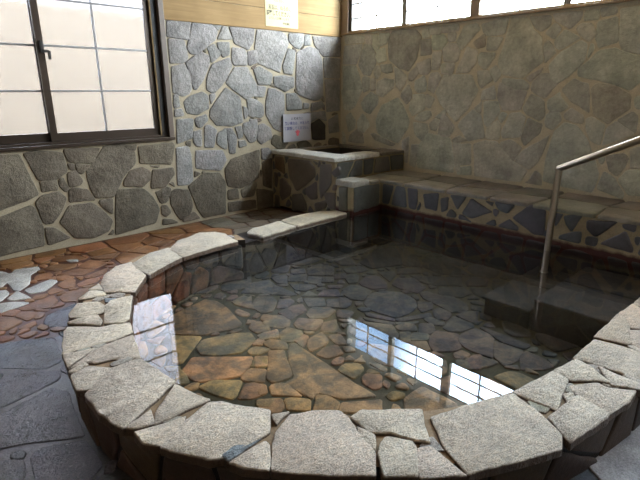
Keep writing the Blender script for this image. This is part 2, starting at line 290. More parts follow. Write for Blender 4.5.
('',"-3.138,-3.336 -3.136,-3.411 -3.098,-3.421 -3.007,-3.343 -3.057,-3.281 -3.098,-3.293"),
('',"-3.746,-3.128 -3.672,-3.198 -3.626,-3.174 -3.601,-3.12 -3.689,-3.05"),
('',"-2.347,-2.675 -2.334,-2.776 -2.309,-2.904 -2.175,-2.926 -2.044,-2.893 -1.948,-2.807 -1.906,-2.642 -1.98,-2.517 -2.108,-2.479 -2.284,-2.567"),
('',"-2.308,-2.44 -2.257,-2.514 -2.067,-2.433 -2.052,-2.283 -2.113,-2.226 -2.273,-2.295"),
('',"-2.019,-2.302 -2.019,-2.408 -1.916,-2.477 -1.821,-2.398 -1.757,-2.247 -1.802,-2.171 -1.988,-2.24"),
('',"-1.829,-2.588 -1.801,-2.728 -1.655,-2.705 -1.554,-2.504 -1.655,-2.409 -1.808,-2.471"),
('',"-2.066,-2.185 -2.005,-2.212 -1.875,-2.102 -1.899,-2.033 -1.998,-2.072"),
('',"-2.496,-2.49 -2.463,-2.521 -2.36,-2.479 -2.333,-2.411 -2.362,-2.357"),
('',"-1.857,-2.849 -1.886,-3.064 -1.799,-3.146 -1.684,-3.074 -1.74,-2.78 -1.805,-2.774"),
('',"-2.05,-2.933 -1.988,-3.006 -1.886,-2.936 -1.959,-2.857"),
('',"-1.769,-2.403 -1.593,-2.322 -1.559,-2.265 -1.666,-2.197"),
('',"-1.891,-1.993 -1.784,-2.059 -1.685,-2.061 -1.678,-1.936 -1.851,-1.904"),
('',"-1.628,-2.064 -1.332,-2.195 -0.932,-1.856 -1.108,-1.689 -1.593,-1.888"),
('',"-1.335,-2.23 -1.241,-2.356 -1.018,-2.126 -0.904,-1.883"),
('',"-1.56,-2.338 -1.391,-2.465 -1.291,-2.375 -1.456,-2.255"),
('',"-1.565,-2.595 -1.574,-2.679 -1.427,-2.559 -1.506,-2.45"),
('',"-1.576,-2.708 -1.384,-2.889 -1.24,-2.8 -1.405,-2.579"),
('',"-1.218,-2.393 -1.267,-2.615 -1.139,-2.737 -0.88,-2.577 -0.841,-2.376 -1.056,-2.254"),
('',"-2.079,-2.984 -1.978,-3.003 -1.915,-2.95 -1.926,-2.889 -2.026,-2.909"),
('',"-2.071,-3.1 -2.096,-3.147 -2.025,-3.18 -1.949,-3.147 -1.933,-3.055 -1.992,-3.037"),
('',"-1.865,-2.9 -1.897,-3.117 -1.867,-3.215 -1.762,-3.182 -1.722,-3.106 -1.726,-2.784 -1.787,-2.754"),
('',"-2.446,-2.743 -2.366,-2.928 -2.346,-2.912 -2.419,-2.71"),
('',"-2.507,-2.779 -2.423,-2.96 -2.395,-2.952 -2.496,-2.75"),
('',"-2.55,-2.836 -2.565,-3.041 -2.582,-3.119 -2.523,-3.089 -2.442,-2.975 -2.548,-2.774"),
('',"-2.341,-2.969 -2.097,-3.076 -2.071,-3.041 -2.337,-2.939"),
('',"-2.39,-2.99 -2.278,-3.07 -2.253,-3.069 -2.379,-2.972"),
('',"-2.208,-3.157 -2.162,-3.221 -2.124,-3.212 -2.119,-3.087 -2.172,-3.076"),
('',"-2.448,-3.053 -2.366,-3.143 -2.312,-3.064 -2.362,-3.017 -2.422,-3.006"),
('',"-2.375,-3.181 -2.345,-3.229 -2.287,-3.233 -2.202,-3.158 -2.274,-3.108"),
('',"-2.554,-3.153 -2.564,-3.19 -2.535,-3.2 -2.435,-3.121 -2.482,-3.088"),
('',"-2.504,-3.204 -2.42,-3.271 -2.366,-3.24 -2.406,-3.168 -2.451,-3.156"),
('',"-2.584,-3.345 -2.529,-3.363 -2.461,-3.284 -2.541,-3.223"),
('',"-2.483,-3.344 -2.521,-3.405 -2.41,-3.491 -2.357,-3.491 -2.206,-3.375 -2.275,-3.252 -2.377,-3.271"),
('',"-2.492,-3.545 -2.477,-3.575 -2.394,-3.583 -2.392,-3.522 -2.464,-3.514"),
('',"-2.523,-3.685 -2.49,-3.715 -2.356,-3.638 -2.373,-3.621 -2.455,-3.605"),
('',"-2.582,-3.629 -2.577,-3.663 -2.508,-3.645 -2.487,-3.594 -2.516,-3.567"),
('',"-2.304,-3.466 -2.333,-3.552 -2.319,-3.697 -2.076,-3.571 -2.044,-3.514 -2.043,-3.417 -2.183,-3.403 -2.248,-3.417"),
('',"-2.296,-3.709 -2.347,-3.81 -2.233,-3.825 -2.097,-3.797 -2.109,-3.62"),
('',"-2.202,-3.311 -2.145,-3.365 -2.023,-3.388 -1.99,-3.361 -1.978,-3.205 -2.191,-3.258"),
('',"-2.539,-3.674 -2.424,-3.737 -2.354,-3.748 -2.371,-3.629 -2.454,-3.599"),
('',"-2.306,-3.902 -2.206,-3.995 -2.139,-4.011 -2.106,-3.95 -2.094,-3.824 -2.199,-3.838"),
('',"-1.885,-3.016 -1.924,-3.146 -1.822,-3.196 -1.714,-3.147 -1.653,-2.972 -1.722,-2.907"),
('',"-1.692,-2.887 -1.616,-3.038 -1.482,-3.051 -1.422,-2.937 -1.565,-2.802"),
('',"-2.072,-3.142 -2.07,-3.187 -1.969,-3.163 -1.942,-3.055"),
('',"-1.962,-3.375 -1.775,-3.282 -1.836,-3.224 -1.94,-3.209"),
('',"-2.076,-3.644 -2.053,-3.792 -1.992,-3.793 -1.983,-3.465 -1.993,-3.444"),
],
'floor':[
('w',"-4.53,-0.654 -4.474,-0.759 -4.41,-0.659 -4.404,-0.874 -4.379,-0.907 -4.285,-0.804 -4.231,-0.6 -4.149,-0.524 -4.136,-0.441 -4.295,-0.386 -4.344,-0.493 -4.398,-0.351 -4.462,-0.259"),
('w',"-4.328,-1.013 -4.243,-1.031 -4.109,-0.898 -4.138,-0.837 -4.344,-0.931"),
('w',"-4.571,-1.019 -4.523,-1.011 -4.455,-0.931 -4.459,-0.839 -4.487,-0.828 -4.535,-0.824"),
('w',"-3.892,-0.484 -3.834,-0.518 -3.824,-0.471 -3.895,-0.426"),
('',"-4.232,-0.778 -4.144,-0.798 -4.102,-0.721 -4.097,-0.647 -4.182,-0.658 -4.217,-0.7"),
('',"-4.045,-0.653 -3.918,-0.666 -3.865,-0.591 -4.007,-0.457 -4.111,-0.528"),
('',"-3.911,-0.891 -3.808,-0.844 -3.887,-0.721 -4.07,-0.752"),
('',"-3.869,-0.712 -3.794,-0.813 -3.646,-0.744 -3.74,-0.558 -3.877,-0.652"),
('',"-3.91,-0.976 -3.857,-0.994 -3.754,-0.95 -3.69,-0.863 -3.909,-0.938"),
('',"-4.094,-0.877 -4.026,-0.932 -3.979,-0.887 -4.018,-0.811 -4.082,-0.798"),
('',"-4.104,-1.077 -4.035,-1.088 -3.997,-0.946 -4.012,-0.889 -4.126,-0.978"),
('',"-3.955,-0.98 -3.922,-0.937 -3.968,-0.895"),
('',"-3.999,-1.117 -3.897,-1.107 -3.812,-1.026 -3.892,-1.01 -4.004,-1.053"),
('w',"-4.45,-1.062 -4.351,-1.098 -4.396,-0.924 -4.475,-1.018"),
('',"-4.215,-1.118 -4.122,-1.107 -4.163,-1.025 -4.226,-1.074"),
('',"-4.262,-1.142 -4.237,-1.096 -4.307,-1.081 -4.343,-1.137"),
('',"-4.428,-1.28 -4.277,-1.347 -4.215,-1.27 -4.213,-1.157 -4.45,-1.233"),
('',"-4.179,-1.311 -4.092,-1.362 -3.957,-1.192 -4.015,-1.167 -4.118,-1.149 -4.176,-1.22"),
('w',"-4.564,-1.223 -4.381,-1.174 -4.458,-1.099 -4.535,-1.072"),
('',"-4.447,-1.46 -4.341,-1.396 -4.454,-1.292 -4.496,-1.339"),
('',"-4.507,-1.324 -4.452,-1.272 -4.496,-1.221 -4.569,-1.248"),
('',"-4.617,-1.493 -4.59,-1.515 -4.486,-1.451 -4.522,-1.343 -4.579,-1.296"),
('g',"-4.374,-1.62 -4.291,-1.689 -4.251,-1.672 -4.163,-1.505 -4.101,-1.391 -4.319,-1.457 -4.367,-1.549"),
('',"-4.473,-1.571 -4.426,-1.551 -4.421,-1.494 -4.518,-1.54"),
('',"-3.983,-0.37 -3.848,-0.497 -3.755,-0.494 -3.795,-0.324 -3.978,-0.247"),
('g',"-4.782,-1.918 -4.708,-1.958 -4.516,-2.131 -4.426,-2.107 -4.388,-1.811 -4.528,-1.728 -4.655,-1.686 -4.738,-1.667"),
('g',"-4.853,-2.342 -4.768,-2.366 -4.501,-2.295 -4.469,-2.221 -4.646,-2.054 -4.738,-2.11 -4.819,-2.137"),
('g',"-4.905,-2.658 -4.85,-2.703 -4.716,-2.772 -4.555,-2.873 -4.503,-2.463 -4.556,-2.362 -4.801,-2.444 -4.872,-2.455"),
('g',"-4.785,-3.065 -4.655,-3.186 -4.56,-3.119 -4.559,-2.915 -4.717,-2.841 -4.76,-2.864"),
('g',"-4.951,-2.939 -4.866,-3.019 -4.81,-2.95 -4.8,-2.851 -4.868,-2.804 -4.92,-2.749"),
],
'rim':[
('',"-3.333,-1.55 -3.028,-1.514 -2.79,-1.502 -2.778,-1.388 -2.747,-1.24 -2.779,-1.117 -2.898,-1.051 -3.167,-1.144 -3.324,-1.309"),
('',"-3.718,-1.625 -3.705,-1.75 -3.518,-1.634 -3.356,-1.562 -3.324,-1.272 -3.492,-1.295 -3.707,-1.456"),
('',"-4.053,-1.872 -3.98,-1.919 -3.912,-1.983 -3.865,-1.917 -3.733,-1.751 -3.731,-1.567 -3.706,-1.42 -3.817,-1.43 -3.944,-1.552 -4.024,-1.721"),
('',"-4.22,-2.331 -4.158,-2.39 -4.108,-2.366 -4.009,-2.154 -3.961,-2.051 -4.08,-2.047 -4.135,-2.097 -4.2,-2.262"),
('',"-4.336,-2.107 -4.264,-2.158 -4.175,-2.161 -4.137,-2.069 -4.151,-1.986 -4.244,-1.929 -4.331,-2.067"),
('',"-4.191,-1.879 -4.073,-1.908 -4.072,-1.841 -4.124,-1.783 -4.215,-1.865"),
('c',"-4.102,-2.023 -4.047,-2.062 -4.048,-2.002 -4.093,-1.98"),
('',"-4.058,-1.801 -4.034,-1.679 -4.113,-1.75"),
('',"-4.367,-2.194 -4.252,-2.318 -4.229,-2.281 -4.222,-2.194 -4.315,-2.157 -4.369,-2.173"),
('',"-4.417,-2.263 -4.469,-2.414 -4.496,-2.514 -4.258,-2.548 -4.159,-2.528 -4.121,-2.409 -4.249,-2.359 -4.392,-2.23"),
('',"-4.513,-2.655 -4.381,-2.576 -4.498,-2.535"),
('',"-4.438,-2.679 -4.405,-2.722 -4.339,-2.736 -4.238,-2.818 -4.212,-2.735 -4.172,-2.572 -4.259,-2.576 -4.359,-2.589 -4.511,-2.68"),
('',"-4.522,-2.741 -4.45,-2.719 -4.451,-2.7 -4.528,-2.724"),
('',"-4.546,-2.9 -4.503,-2.93 -4.44,-2.889 -4.385,-2.819 -4.455,-2.741 -4.529,-2.756"),
('',"-4.532,-3.136 -4.521,-3.225 -4.501,-3.285 -4.213,-3.141 -4.225,-3.005 -4.248,-2.844 -4.379,-2.832 -4.535,-2.964"),
('',"-4.393,-3.352 -4.172,-3.357 -4.22,-3.173 -4.365,-3.297"),
('',"-4.476,-3.319 -4.408,-3.342 -4.388,-3.27 -4.489,-3.302"),
('',"-4.479,-3.427 -4.443,-3.477 -4.329,-3.425 -4.306,-3.399 -4.48,-3.363"),
('',"-4.345,-3.669 -4.292,-3.698 -4.19,-3.7 -4.103,-3.697 -4.026,-3.601 -4.083,-3.512 -4.134,-3.417 -4.178,-3.386 -4.3,-3.423 -4.44,-3.496"),
('c',"-4.297,-3.714 -4.146,-3.697 -4.163,-3.668 -4.298,-3.692"),
('',"-4.276,-3.79 -4.22,-3.848 -4.15,-3.755 -4.15,-3.738 -4.295,-3.742"),
('',"-4.045,-3.674 -3.976,-3.657 -4.025,-3.632"),
('',"-4.079,-4.016 -3.971,-4.116 -3.888,-4.048 -3.867,-3.949 -3.819,-3.839 -3.814,-3.8 -3.888,-3.73 -3.97,-3.68 -4.075,-3.723 -4.131,-3.77 -4.207,-3.864"),
('',"-3.87,-3.975 -3.875,-4.04 -3.821,-3.988 -3.831,-3.919"),
('',"-3.81,-3.963 -3.758,-4.026 -3.73,-4.11 -3.701,-4.151 -3.619,-4.068 -3.571,-4.019 -3.653,-3.94 -3.748,-3.861 -3.806,-3.865"),
('',"-3.886,-4.075 -3.946,-4.151 -3.871,-4.221 -3.767,-4.14 -3.748,-4.113 -3.802,-4.034 -3.84,-4.045"),
('',"-3.859,-4.239 -3.746,-4.326 -3.732,-4.242 -3.716,-4.18 -3.754,-4.152 -3.775,-4.153"),
('',"-3.675,-4.215 -3.726,-4.334 -3.523,-4.431 -3.449,-4.465 -3.371,-4.499 -3.299,-4.469 -3.215,-4.329 -3.18,-4.227 -3.276,-4.18 -3.429,-4.126 -3.57,-4.081"),
('',"-3.166,-4.263 -3.15,-4.391 -2.895,-4.337 -2.888,-4.27 -3.164,-4.227"),
('',"-3.305,-4.508 -3.061,-4.553 -3.035,-4.551 -2.989,-4.425 -3.08,-4.418 -3.227,-4.401"),
('',"-2.976,-4.42 -3.021,-4.549 -2.86,-4.579 -2.78,-4.576 -2.831,-4.493 -2.824,-4.449 -2.877,-4.41 -2.936,-4.369"),
('',"-3.079,-4.417 -3.044,-4.439 -2.992,-4.395 -3.022,-4.38"),
('',"-2.885,-4.354 -2.795,-4.439 -2.784,-4.475 -2.706,-4.376 -2.695,-4.305 -2.874,-4.276"),
('',"-2.653,-4.392 -2.659,-4.566 -2.378,-4.491 -2.393,-4.387 -2.408,-4.298 -2.553,-4.294 -2.675,-4.293"),
('',"-2.794,-4.495 -2.735,-4.586 -2.696,-4.576 -2.688,-4.409"),
('',"-2.339,-4.413 -2.312,-4.438 -2.132,-4.369 -2.021,-4.32 -1.996,-4.276 -2.359,-4.283"),
('',"-2.325,-4.445 -2.337,-4.48 -2.322,-4.526 -2.14,-4.48 -2.128,-4.424 -2.17,-4.384"),
('',"-2.118,-4.376 -2.093,-4.415 -1.801,-4.337 -1.776,-4.29 -1.968,-4.278"),
],
'ledge':[
('',"-2.019,0.263 -2.209,0.301 -2.203,0.108 -2.052,0.119"),
('',"-2.234,0.251 -2.333,0.284 -2.325,0.136 -2.254,0.105"),
('',"-2.339,0.303 -2.537,0.315 -2.443,0.157"),
('',"-2.493,0.13 -2.583,0.305 -2.817,0.205 -2.603,0.101"),
('',"-2.823,0.309 -3.035,0.31 -2.963,0.214 -2.865,0.24"),
('',"-3.006,0.189 -3.173,0.342 -3.308,0.309 -3.323,0.079 -3.223,0.073"),
('',"-3.453,0.289 -3.615,0.333 -3.536,0.155 -3.476,0.224"),
('',"-3.645,0.286 -3.873,0.31 -3.726,0.15 -3.643,0.212"),
('',"-3.763,0.111 -3.936,0.252 -4.013,0.112 -4.005,0.087 -3.868,0.095"),
('',"-3.897,0.3 -4.002,0.321 -4.003,0.249 -3.915,0.264"),
],
'tub':[
('',"-0.082,0.533 -0.256,0.537 -0.266,0.315 -0.075,0.376"),
('',"-0.325,0.521 -0.727,0.536 -0.84,0.454 -0.839,0.361 -0.661,0.229 -0.492,0.134 -0.353,0.297"),
('',"-0.917,0.512 -1.104,0.531 -1.105,0.308 -0.924,0.107 -0.899,0.254"),
('',"-0.789,0.542 -0.888,0.52 -0.856,0.493"),
('',"-0.165,0.251 -0.253,0.281 -0.389,0.162 -0.367,0.069 -0.203,-0.029 -0.156,0.057"),
('',"-0.668,0.2 -0.855,0.31 -0.869,0.099 -0.76,0.071 -0.666,0.132"),
('',"-0.401,0.088 -0.584,0.126 -0.668,0.017 -0.683,-0.073 -0.394,-0.148"),
('',"-0.053,0.329 -0.134,0.319 -0.105,0.127 -0.063,0.141"),
('',"-0.058,0.037 -0.139,0.025 -0.152,-0.136 -0.048,-0.153"),
('',"-0.816,0.041 -1.044,0.117 -1.013,0.011 -0.832,-0.066"),
('',"-1.132,0.303 -1.195,0.322 -1.181,0.243 -1.118,0.235"),
('',"-1.222,0.294 -1.354,0.312 -1.359,0.038 -1.225,0.025"),
('',"-0.963,0.193 -1.166,0.212 -1.168,0.015 -1.066,0.02"),
],
'slab':[
('',"-2.477,-1.332 -2.483,-1.43 -2.393,-1.455 -2.156,-1.143 -2.366,-1.113 -2.473,-1.172"),
('',"-2.529,-1.259 -2.498,-1.472 -1.841,-1.401 -1.291,-1.393 -1.189,-1.262 -1.458,-1.105 -1.694,-1.072 -2.329,-1.176 -2.44,-1.198"),
],
}

COL = bpy.context.scene.collection
RNG = random.Random(7)
PI = math.pi

def lin(r, g, b):
    f = lambda c: c / 12.92 if c <= .04045 else ((c + .055) / 1.055) ** 2.4
    return (f(r / 255), f(g / 255), f(b / 255))

# ------------------------------------------------------------------ objects
def tag(o, label=None, cat=None, group=None, kind=None):
    if label: o['label'] = label
    if cat: o['category'] = cat
    if group: o['group'] = group
    if kind: o['kind'] = kind
    return o

def empty(name, loc=(0, 0, 0)):
    o = bpy.data.objects.new(name, None); COL.objects.link(o); o.location = loc
    o.empty_display_size = .1
    return o

def link(name, me, mats, parent=None):
    o = bpy.data.objects.new(name, me); COL.objects.link(o)
    for m in (mats if isinstance(mats, (list, tuple)) else [mats]): me.materials.append(m)
    if parent is not None:
        o.parent = parent
        o.matrix_parent_inverse = parent.matrix_basis.inverted()
    return o

def from_bm(name, bm, mats, parent=None, smooth=None):
    me = bpy.data.meshes.new(name)
    bmesh.ops.recalc_face_normals(bm, faces=bm.faces)
    bm.to_mesh(me); bm.free()
    if smooth is not None:
        me.shade_smooth()
        me.set_sharp_from_angle(angle=smooth)
    return link(name, me, mats, parent)

def bm_box(bm, lo, hi, bev=0, mi=0):
    x0, y0, z0 = lo; x1, y1, z1 = hi
    vs = [bm.verts.new(p) for p in ((x0,y0,z0),(x1,y0,z0),(x1,y1,z0),(x0,y1,z0),(x0,y0,z1),(x1,y0,z1),(x1,y1,z1),(x0,y1,z1))]
    fs = [bm.faces.new([vs[i] for i in f]) for f in ((0,3,2,1),(4,5,6,7),(0,1,5,4),(1,2,6,5),(2,3,7,6),(3,0,4,7))]
    for f in fs: f.material_index = mi
    if bev:
        es = list({e for f in fs for e in f.edges})
        bmesh.ops.bevel(bm, geom=es, offset=bev, segments=2, affect='EDGES', profile=.6)

def box(name, lo, hi, mat, parent=None, bev=0):
    bm = bmesh.new(); bm_box(bm, lo, hi, bev)
    return from_bm(name, bm, mat, parent)

def bm_prism(bm, pts, z0, z1, mi=0):
    a = [bm.verts.new((x, y, z0)) for x, y in pts]; b = [bm.verts.new((x, y, z1)) for x, y in pts]
    n = len(pts)
    f1 = bm.faces.new(list(reversed(a))); f2 = bm.faces.new(b)
    sides = [bm.faces.new((a[i], a[(i+1) % n], b[(i+1) % n], b[i])) for i in range(n)]
    for f in sides + [f1, f2]: f.material_index = mi
    bm.normal_update(); bmesh.ops.triangulate(bm, faces=[f1, f2])

def bm_tube(bm, path, r, n=20, cap=True):
    rings = []
    for i, p in enumerate(path):
        p = Vector(p)
        d0 = (p - Vector(path[i-1])).normalized() if i else None
        d1 = (Vector(path[i+1]) - p).normalized() if i < len(path) - 1 else None
        d = (d0 + d1).normalized() if d0 and d1 else (d0 or d1)
        ref = Vector((1, 0, 0)) if abs(d.x) < .9 else Vector((0, 0, 1))
        u = d.cross(ref).normalized(); v = d.cross(u)
        k = 1.0
        rr = []
        for j in range(n):
            a = 2 * PI * j / n
            off = u * math.cos(a) * r + v * math.sin(a) * r
            if d0 and d1:                       # mitre: stretch along the bend plane
                b = (d1 - d0)
                if b.length > 1e-4:
                    b.normalize(); s = 1 / max(.3, d.dot(d0)); off = off + b * off.dot(b) * (s - 1)
            rr.append(bm.verts.new(p + off))
        rings.append(rr)
    for a, b in zip(rings, rings[1:]):
        for j in range(n): bm.faces.new((a[j], a[(j+1) % n], b[(j+1) % n], b[j]))
    if cap:
        bm.faces.new(list(reversed(rings[0]))); bm.faces.new(rings[-1])

# ---------------------------------------------------------------- materials
class NT:
    def __init__(s, name):
        s.m = bpy.data.materials.new(name); s.m.use_nodes = True
        s.t = s.m.node_tree; s.t.nodes.clear()
        s.out = s.t.nodes.new('ShaderNodeOutputMaterial')
    def n(s, typ, **kw):
        nd = s.t.nodes.new(typ)
        for k, v in kw.items():
            if k.startswith('i_'):
                key = k[2:].replace('_', ' ')
                nd.inputs[int(key) if key.isdigit() else key].default_value = v
            else: setattr(nd, k, v)
        return nd
    def l(s, a, b): s.t.links.new(a, b)
    def coord(s, kind='Object'): return s.n('ShaderNodeTexCoord').outputs[kind]
    def noise(s, vec, scale, detail=4, rough=.55, dist=0):
        nd = s.n('ShaderNodeTexNoise', i_Scale=scale, i_Detail=detail, i_Roughness=rough, i_Distortion=dist)
        s.l(vec, nd.inputs['Vector']); return nd.outputs['Fac']
    def ramp(s, fac, stops):
        nd = s.n('ShaderNodeValToRGB'); cr = nd.color_ramp
        cr.elements[0].position, cr.elements[1].position = stops[0][0], stops[-1][0]
        for e, st in zip([cr.elements[0], cr.elements[-1]], [stops[0], stops[-1]]): e.color = (*st[1], 1)
        for st in stops[1:-1]:
            e = cr.elements.new(st[0]); e.color = (*st[1], 1)
        s.l(fac, nd.inputs['Fac']); return nd.outputs['Color']
    def mix(s, fac, a, b, blend='MIX'):
        nd = s.n('ShaderNodeMix', data_type='RGBA', blend_type=blend)
        for sock, v in ((nd.inputs[0], fac), (nd.inputs[6], a), (nd.inputs[7], b)):
            if hasattr(v, 'is_linked'): s.l(v, sock)
            elif isinstance(v, (int, float)): sock.default_value = v
            else: sock.default_value = (*v, 1)
        return nd.outputs[2]
    def math(s, op, a, b=0.0, clamp=False):
        nd = s.n('ShaderNodeMath', operation=op, use_clamp=clamp)
        for sock, v in ((nd.inputs[0], a), (nd.inputs[1], b)):
            if hasattr(v, 'is_linked'): s.l(v, sock)
            else: sock.default_value = v
        return nd.outputs[0]
    def bsdf(s, col, rough=.7, bump=None, strength=.3, dist=.01, **kw):
        b = s.n('ShaderNodeBsdfPrincipled')
        if hasattr(col, 'is_linked'): s.l(col, b.inputs['Base Color'])
        else: b.inputs['Base Color'].default_value = (*col, 1)
        if hasattr(rough, 'is_linked'): s.l(rough, b.inputs['Roughness'])
        else: b.inputs['Roughness'].default_value = rough
        for k, v in kw.items(): b.inputs[k.replace('_', ' ')].default_value = v
        if bump is not None:
            bp = s.n('ShaderNodeBump', i_Strength=strength, i_Distance=dist)
            s.l(bump, bp.inputs['Height']); s.l(bp.outputs['Normal'], b.inputs['Normal'])
        s.l(b.outputs[0], s.out.inputs['Surface'])
        return b

def schlick(t, f0):
    g = t.n('ShaderNodeNewGeometry'); d = t.n('ShaderNodeVectorMath', operation='DOT_PRODUCT')
    t.l(g.outputs['Normal'], d.inputs[0]); t.l(g.outputs['Incoming'], d.inputs[1])
    c = t.math('SUBTRACT', 1.0, t.math('ABSOLUTE', d.outputs['Value']), True)
    return t.math('ADD', f0, t.math('MULTIPLY', t.math('POWER', c, 5.0), 1 - f0), True)

def stone_mat(name, rough=.75, bump=.5, bscale=45, speck=.25, var=.35, dist=.01, spec=.4, rvar=.15, stretch=(1, 1, 1), mottle=None):
    t = NT(name); v = t.coord()
    if stretch != (1, 1, 1):
        mp = t.n('ShaderNodeMapping'); mp.inputs['Scale'].default_value = stretch
        t.l(v, mp.inputs['Vector']); vb = mp.outputs[0]
    else: vb = v
    att = t.n('ShaderNodeAttribute', attribute_name='tint').outputs['Color']
    n1 = t.noise(v, 5, 5, .6); n2 = t.noise(v, 170, 3, .7); n3 = t.noise(vb, bscale, 6, .65)
    lo, hi = 1 - var, 1 + var
    if mottle: att = t.mix(1, att, t.ramp(t.noise(v, 7.5, 4, .6, .4), [(.40, (1.12, 1.08, 1)), (.60, mottle)]), 'MULTIPLY')
    c = t.mix(1, att, t.ramp(n1, [(.3, (lo, lo, lo)), (.7, (hi, hi, hi * .97))]), 'MULTIPLY')
    c = t.mix(1, c, t.ramp(n2, [(.35, (1 - speck,) * 3), (.65, (1 + speck,) * 3)]), 'MULTIPLY')
    c = t.mix(1, c, t.ramp(n3, [(.3, (.82, .82, .82)), (.7, (1.15, 1.15, 1.15))]), 'MULTIPLY')
    h = t.math('ADD', n3, t.math('MULTIPLY', n2, .35))
    h = t.math('ADD', h, t.math('MULTIPLY', t.noise(v, 11, 4, .6), 1.2))
    r = t.math('ADD', rough - rvar / 2, t.math('MULTIPLY', n1, rvar), True)
    t.bsdf(c, r, h, bump, dist, **{'Specular_IOR_Level': spec})
    return t.m

def mortar_mat(name, col, dark=.6, rough=.85, bump=.4, scale=9, stain=None):
    t = NT(name); v = t.coord()
    n1 = t.noise(v, scale, 5, .65); n2 = t.noise(v, 90, 4, .6)
    c = t.ramp(n1, [(.3, tuple(x * dark for x in col)), (.62, col)])
    c = t.mix(1, c, t.ramp(n2, [(.3, (.8, .8, .8)), (.7, (1.12, 1.12, 1.12))]), 'MULTIPLY')
    if stain:                                   # mineral deposit that follows the waterline
        z = t.n('ShaderNodeSeparateXYZ'); t.l(v, z.inputs[0])
        zz = t.math('ADD', z.outputs[2], t.math('MULTIPLY', t.math('SUBTRACT', n1, .5), .05))
        f = t.ramp(zz, [(stain[0], (1, 1, 1)), (stain[1], (0, 0, 0))])
        c = t.mix(f, c, stain[2])
    t.bsdf(c, rough, n2, bump, .006, **{'Specular_IOR_Level': .3})
    return t.m

def plain(name, col, rough=.5, var=.12, scale=30, metallic=0.0, bump=.1, spec=.5):
    t = NT(name); v = t.coord(); n = t.noise(v, scale, 4)
    c = t.mix(1, col, t.ramp(n, [(.3, (1 - var,) * 3), (.7, (1 + var,) * 3)]), 'MULTIPLY')
    t.bsdf(c, rough, n, bump, .002, **{'Metallic': metallic, 'Specular_IOR_Level': spec})
    return t.m

def wood(name, a, b, axis=0, rough=.5, spec=.5):
    t = NT(name); v = t.coord()
    mp = t.n('ShaderNodeMapping'); sc = [26, 26, 26]; sc[axis] = 1.3
    mp.inputs['Scale'].default_value = sc; t.l(v, mp.inputs['Vector'])
    n1 = t.noise(mp.outputs[0], 1, 6, .6, 1.2); n2 = t.noise(v, 2.2, 3)
    c = t.mix(n1, a, b)
    c = t.mix(1, c, t.ramp(n2, [(.3, (.85, .83, .8)), (.7, (1.1, 1.1, 1.1))]), 'MULTIPLY')
    t.bsdf(c, rough, n1, .15, .002, **{'Specular_IOR_Level': spec})
    return t.m

# ----------------------------------------------------------------- stonework
def parse(s): return [tuple(float(q) for q in p.split(',')) for p in s.split()]

def area(P): return .5 * sum(P[i-1][0] * P[i][1] - P[i][0] * P[i-1][1] for i in range(len(P)))

def inside(P, x, y):
    c = False
    for i in range(len(P)):
        (x0, y0), (x1, y1) = P[i-1], P[i]
        if (y0 > y) != (y1 > y) and x < (x1 - x0) * (y - y0) / (y1 - y0) + x0: c = not c
    return c

def clip(P, px, py, nx, ny):
    """keep the side where (p - (px,py)).n <= 0"""
    out = []
    for i in range(len(P)):
        a, b = P[i-1], P[i]
        da = (a[0] - px) * nx + (a[1] - py) * ny; db = (b[0] - px) * nx + (b[1] - py) * ny
        if (da <= 0) != (db <= 0):
            k = da / (da - db); out.append((a[0] + (b[0] - a[0]) * k, a[1] + (b[1] - a[1]) * k))
        if db <= 0: out.append(b)
    return out

def inset(P, d):
    n = len(P); out = []
    for i in range(n):
        p0, p, p1 = P[i-1], P[i], P[(i+1) % n]
        ax, ay = p[0] - p0[0], p[1] - p0[1]; bx, by = p1[0] - p[0], p1[1] - p[1]
        la, lb = math.hypot(ax, ay) or 1e-6, math.hypot(bx, by) or 1e-6
        n0 = (-ay / la, ax / la); n1 = (-by / lb, bx / lb)
        mx, my = n0[0] + n1[0], n0[1] + n1[1]; l2 = mx * mx + my * my
        k = min(2 / l2, 2.2) if l2 > 1e-6 else 1
        out.append((p[0] + mx * d * k, p[1] + my * d * k))
    return out

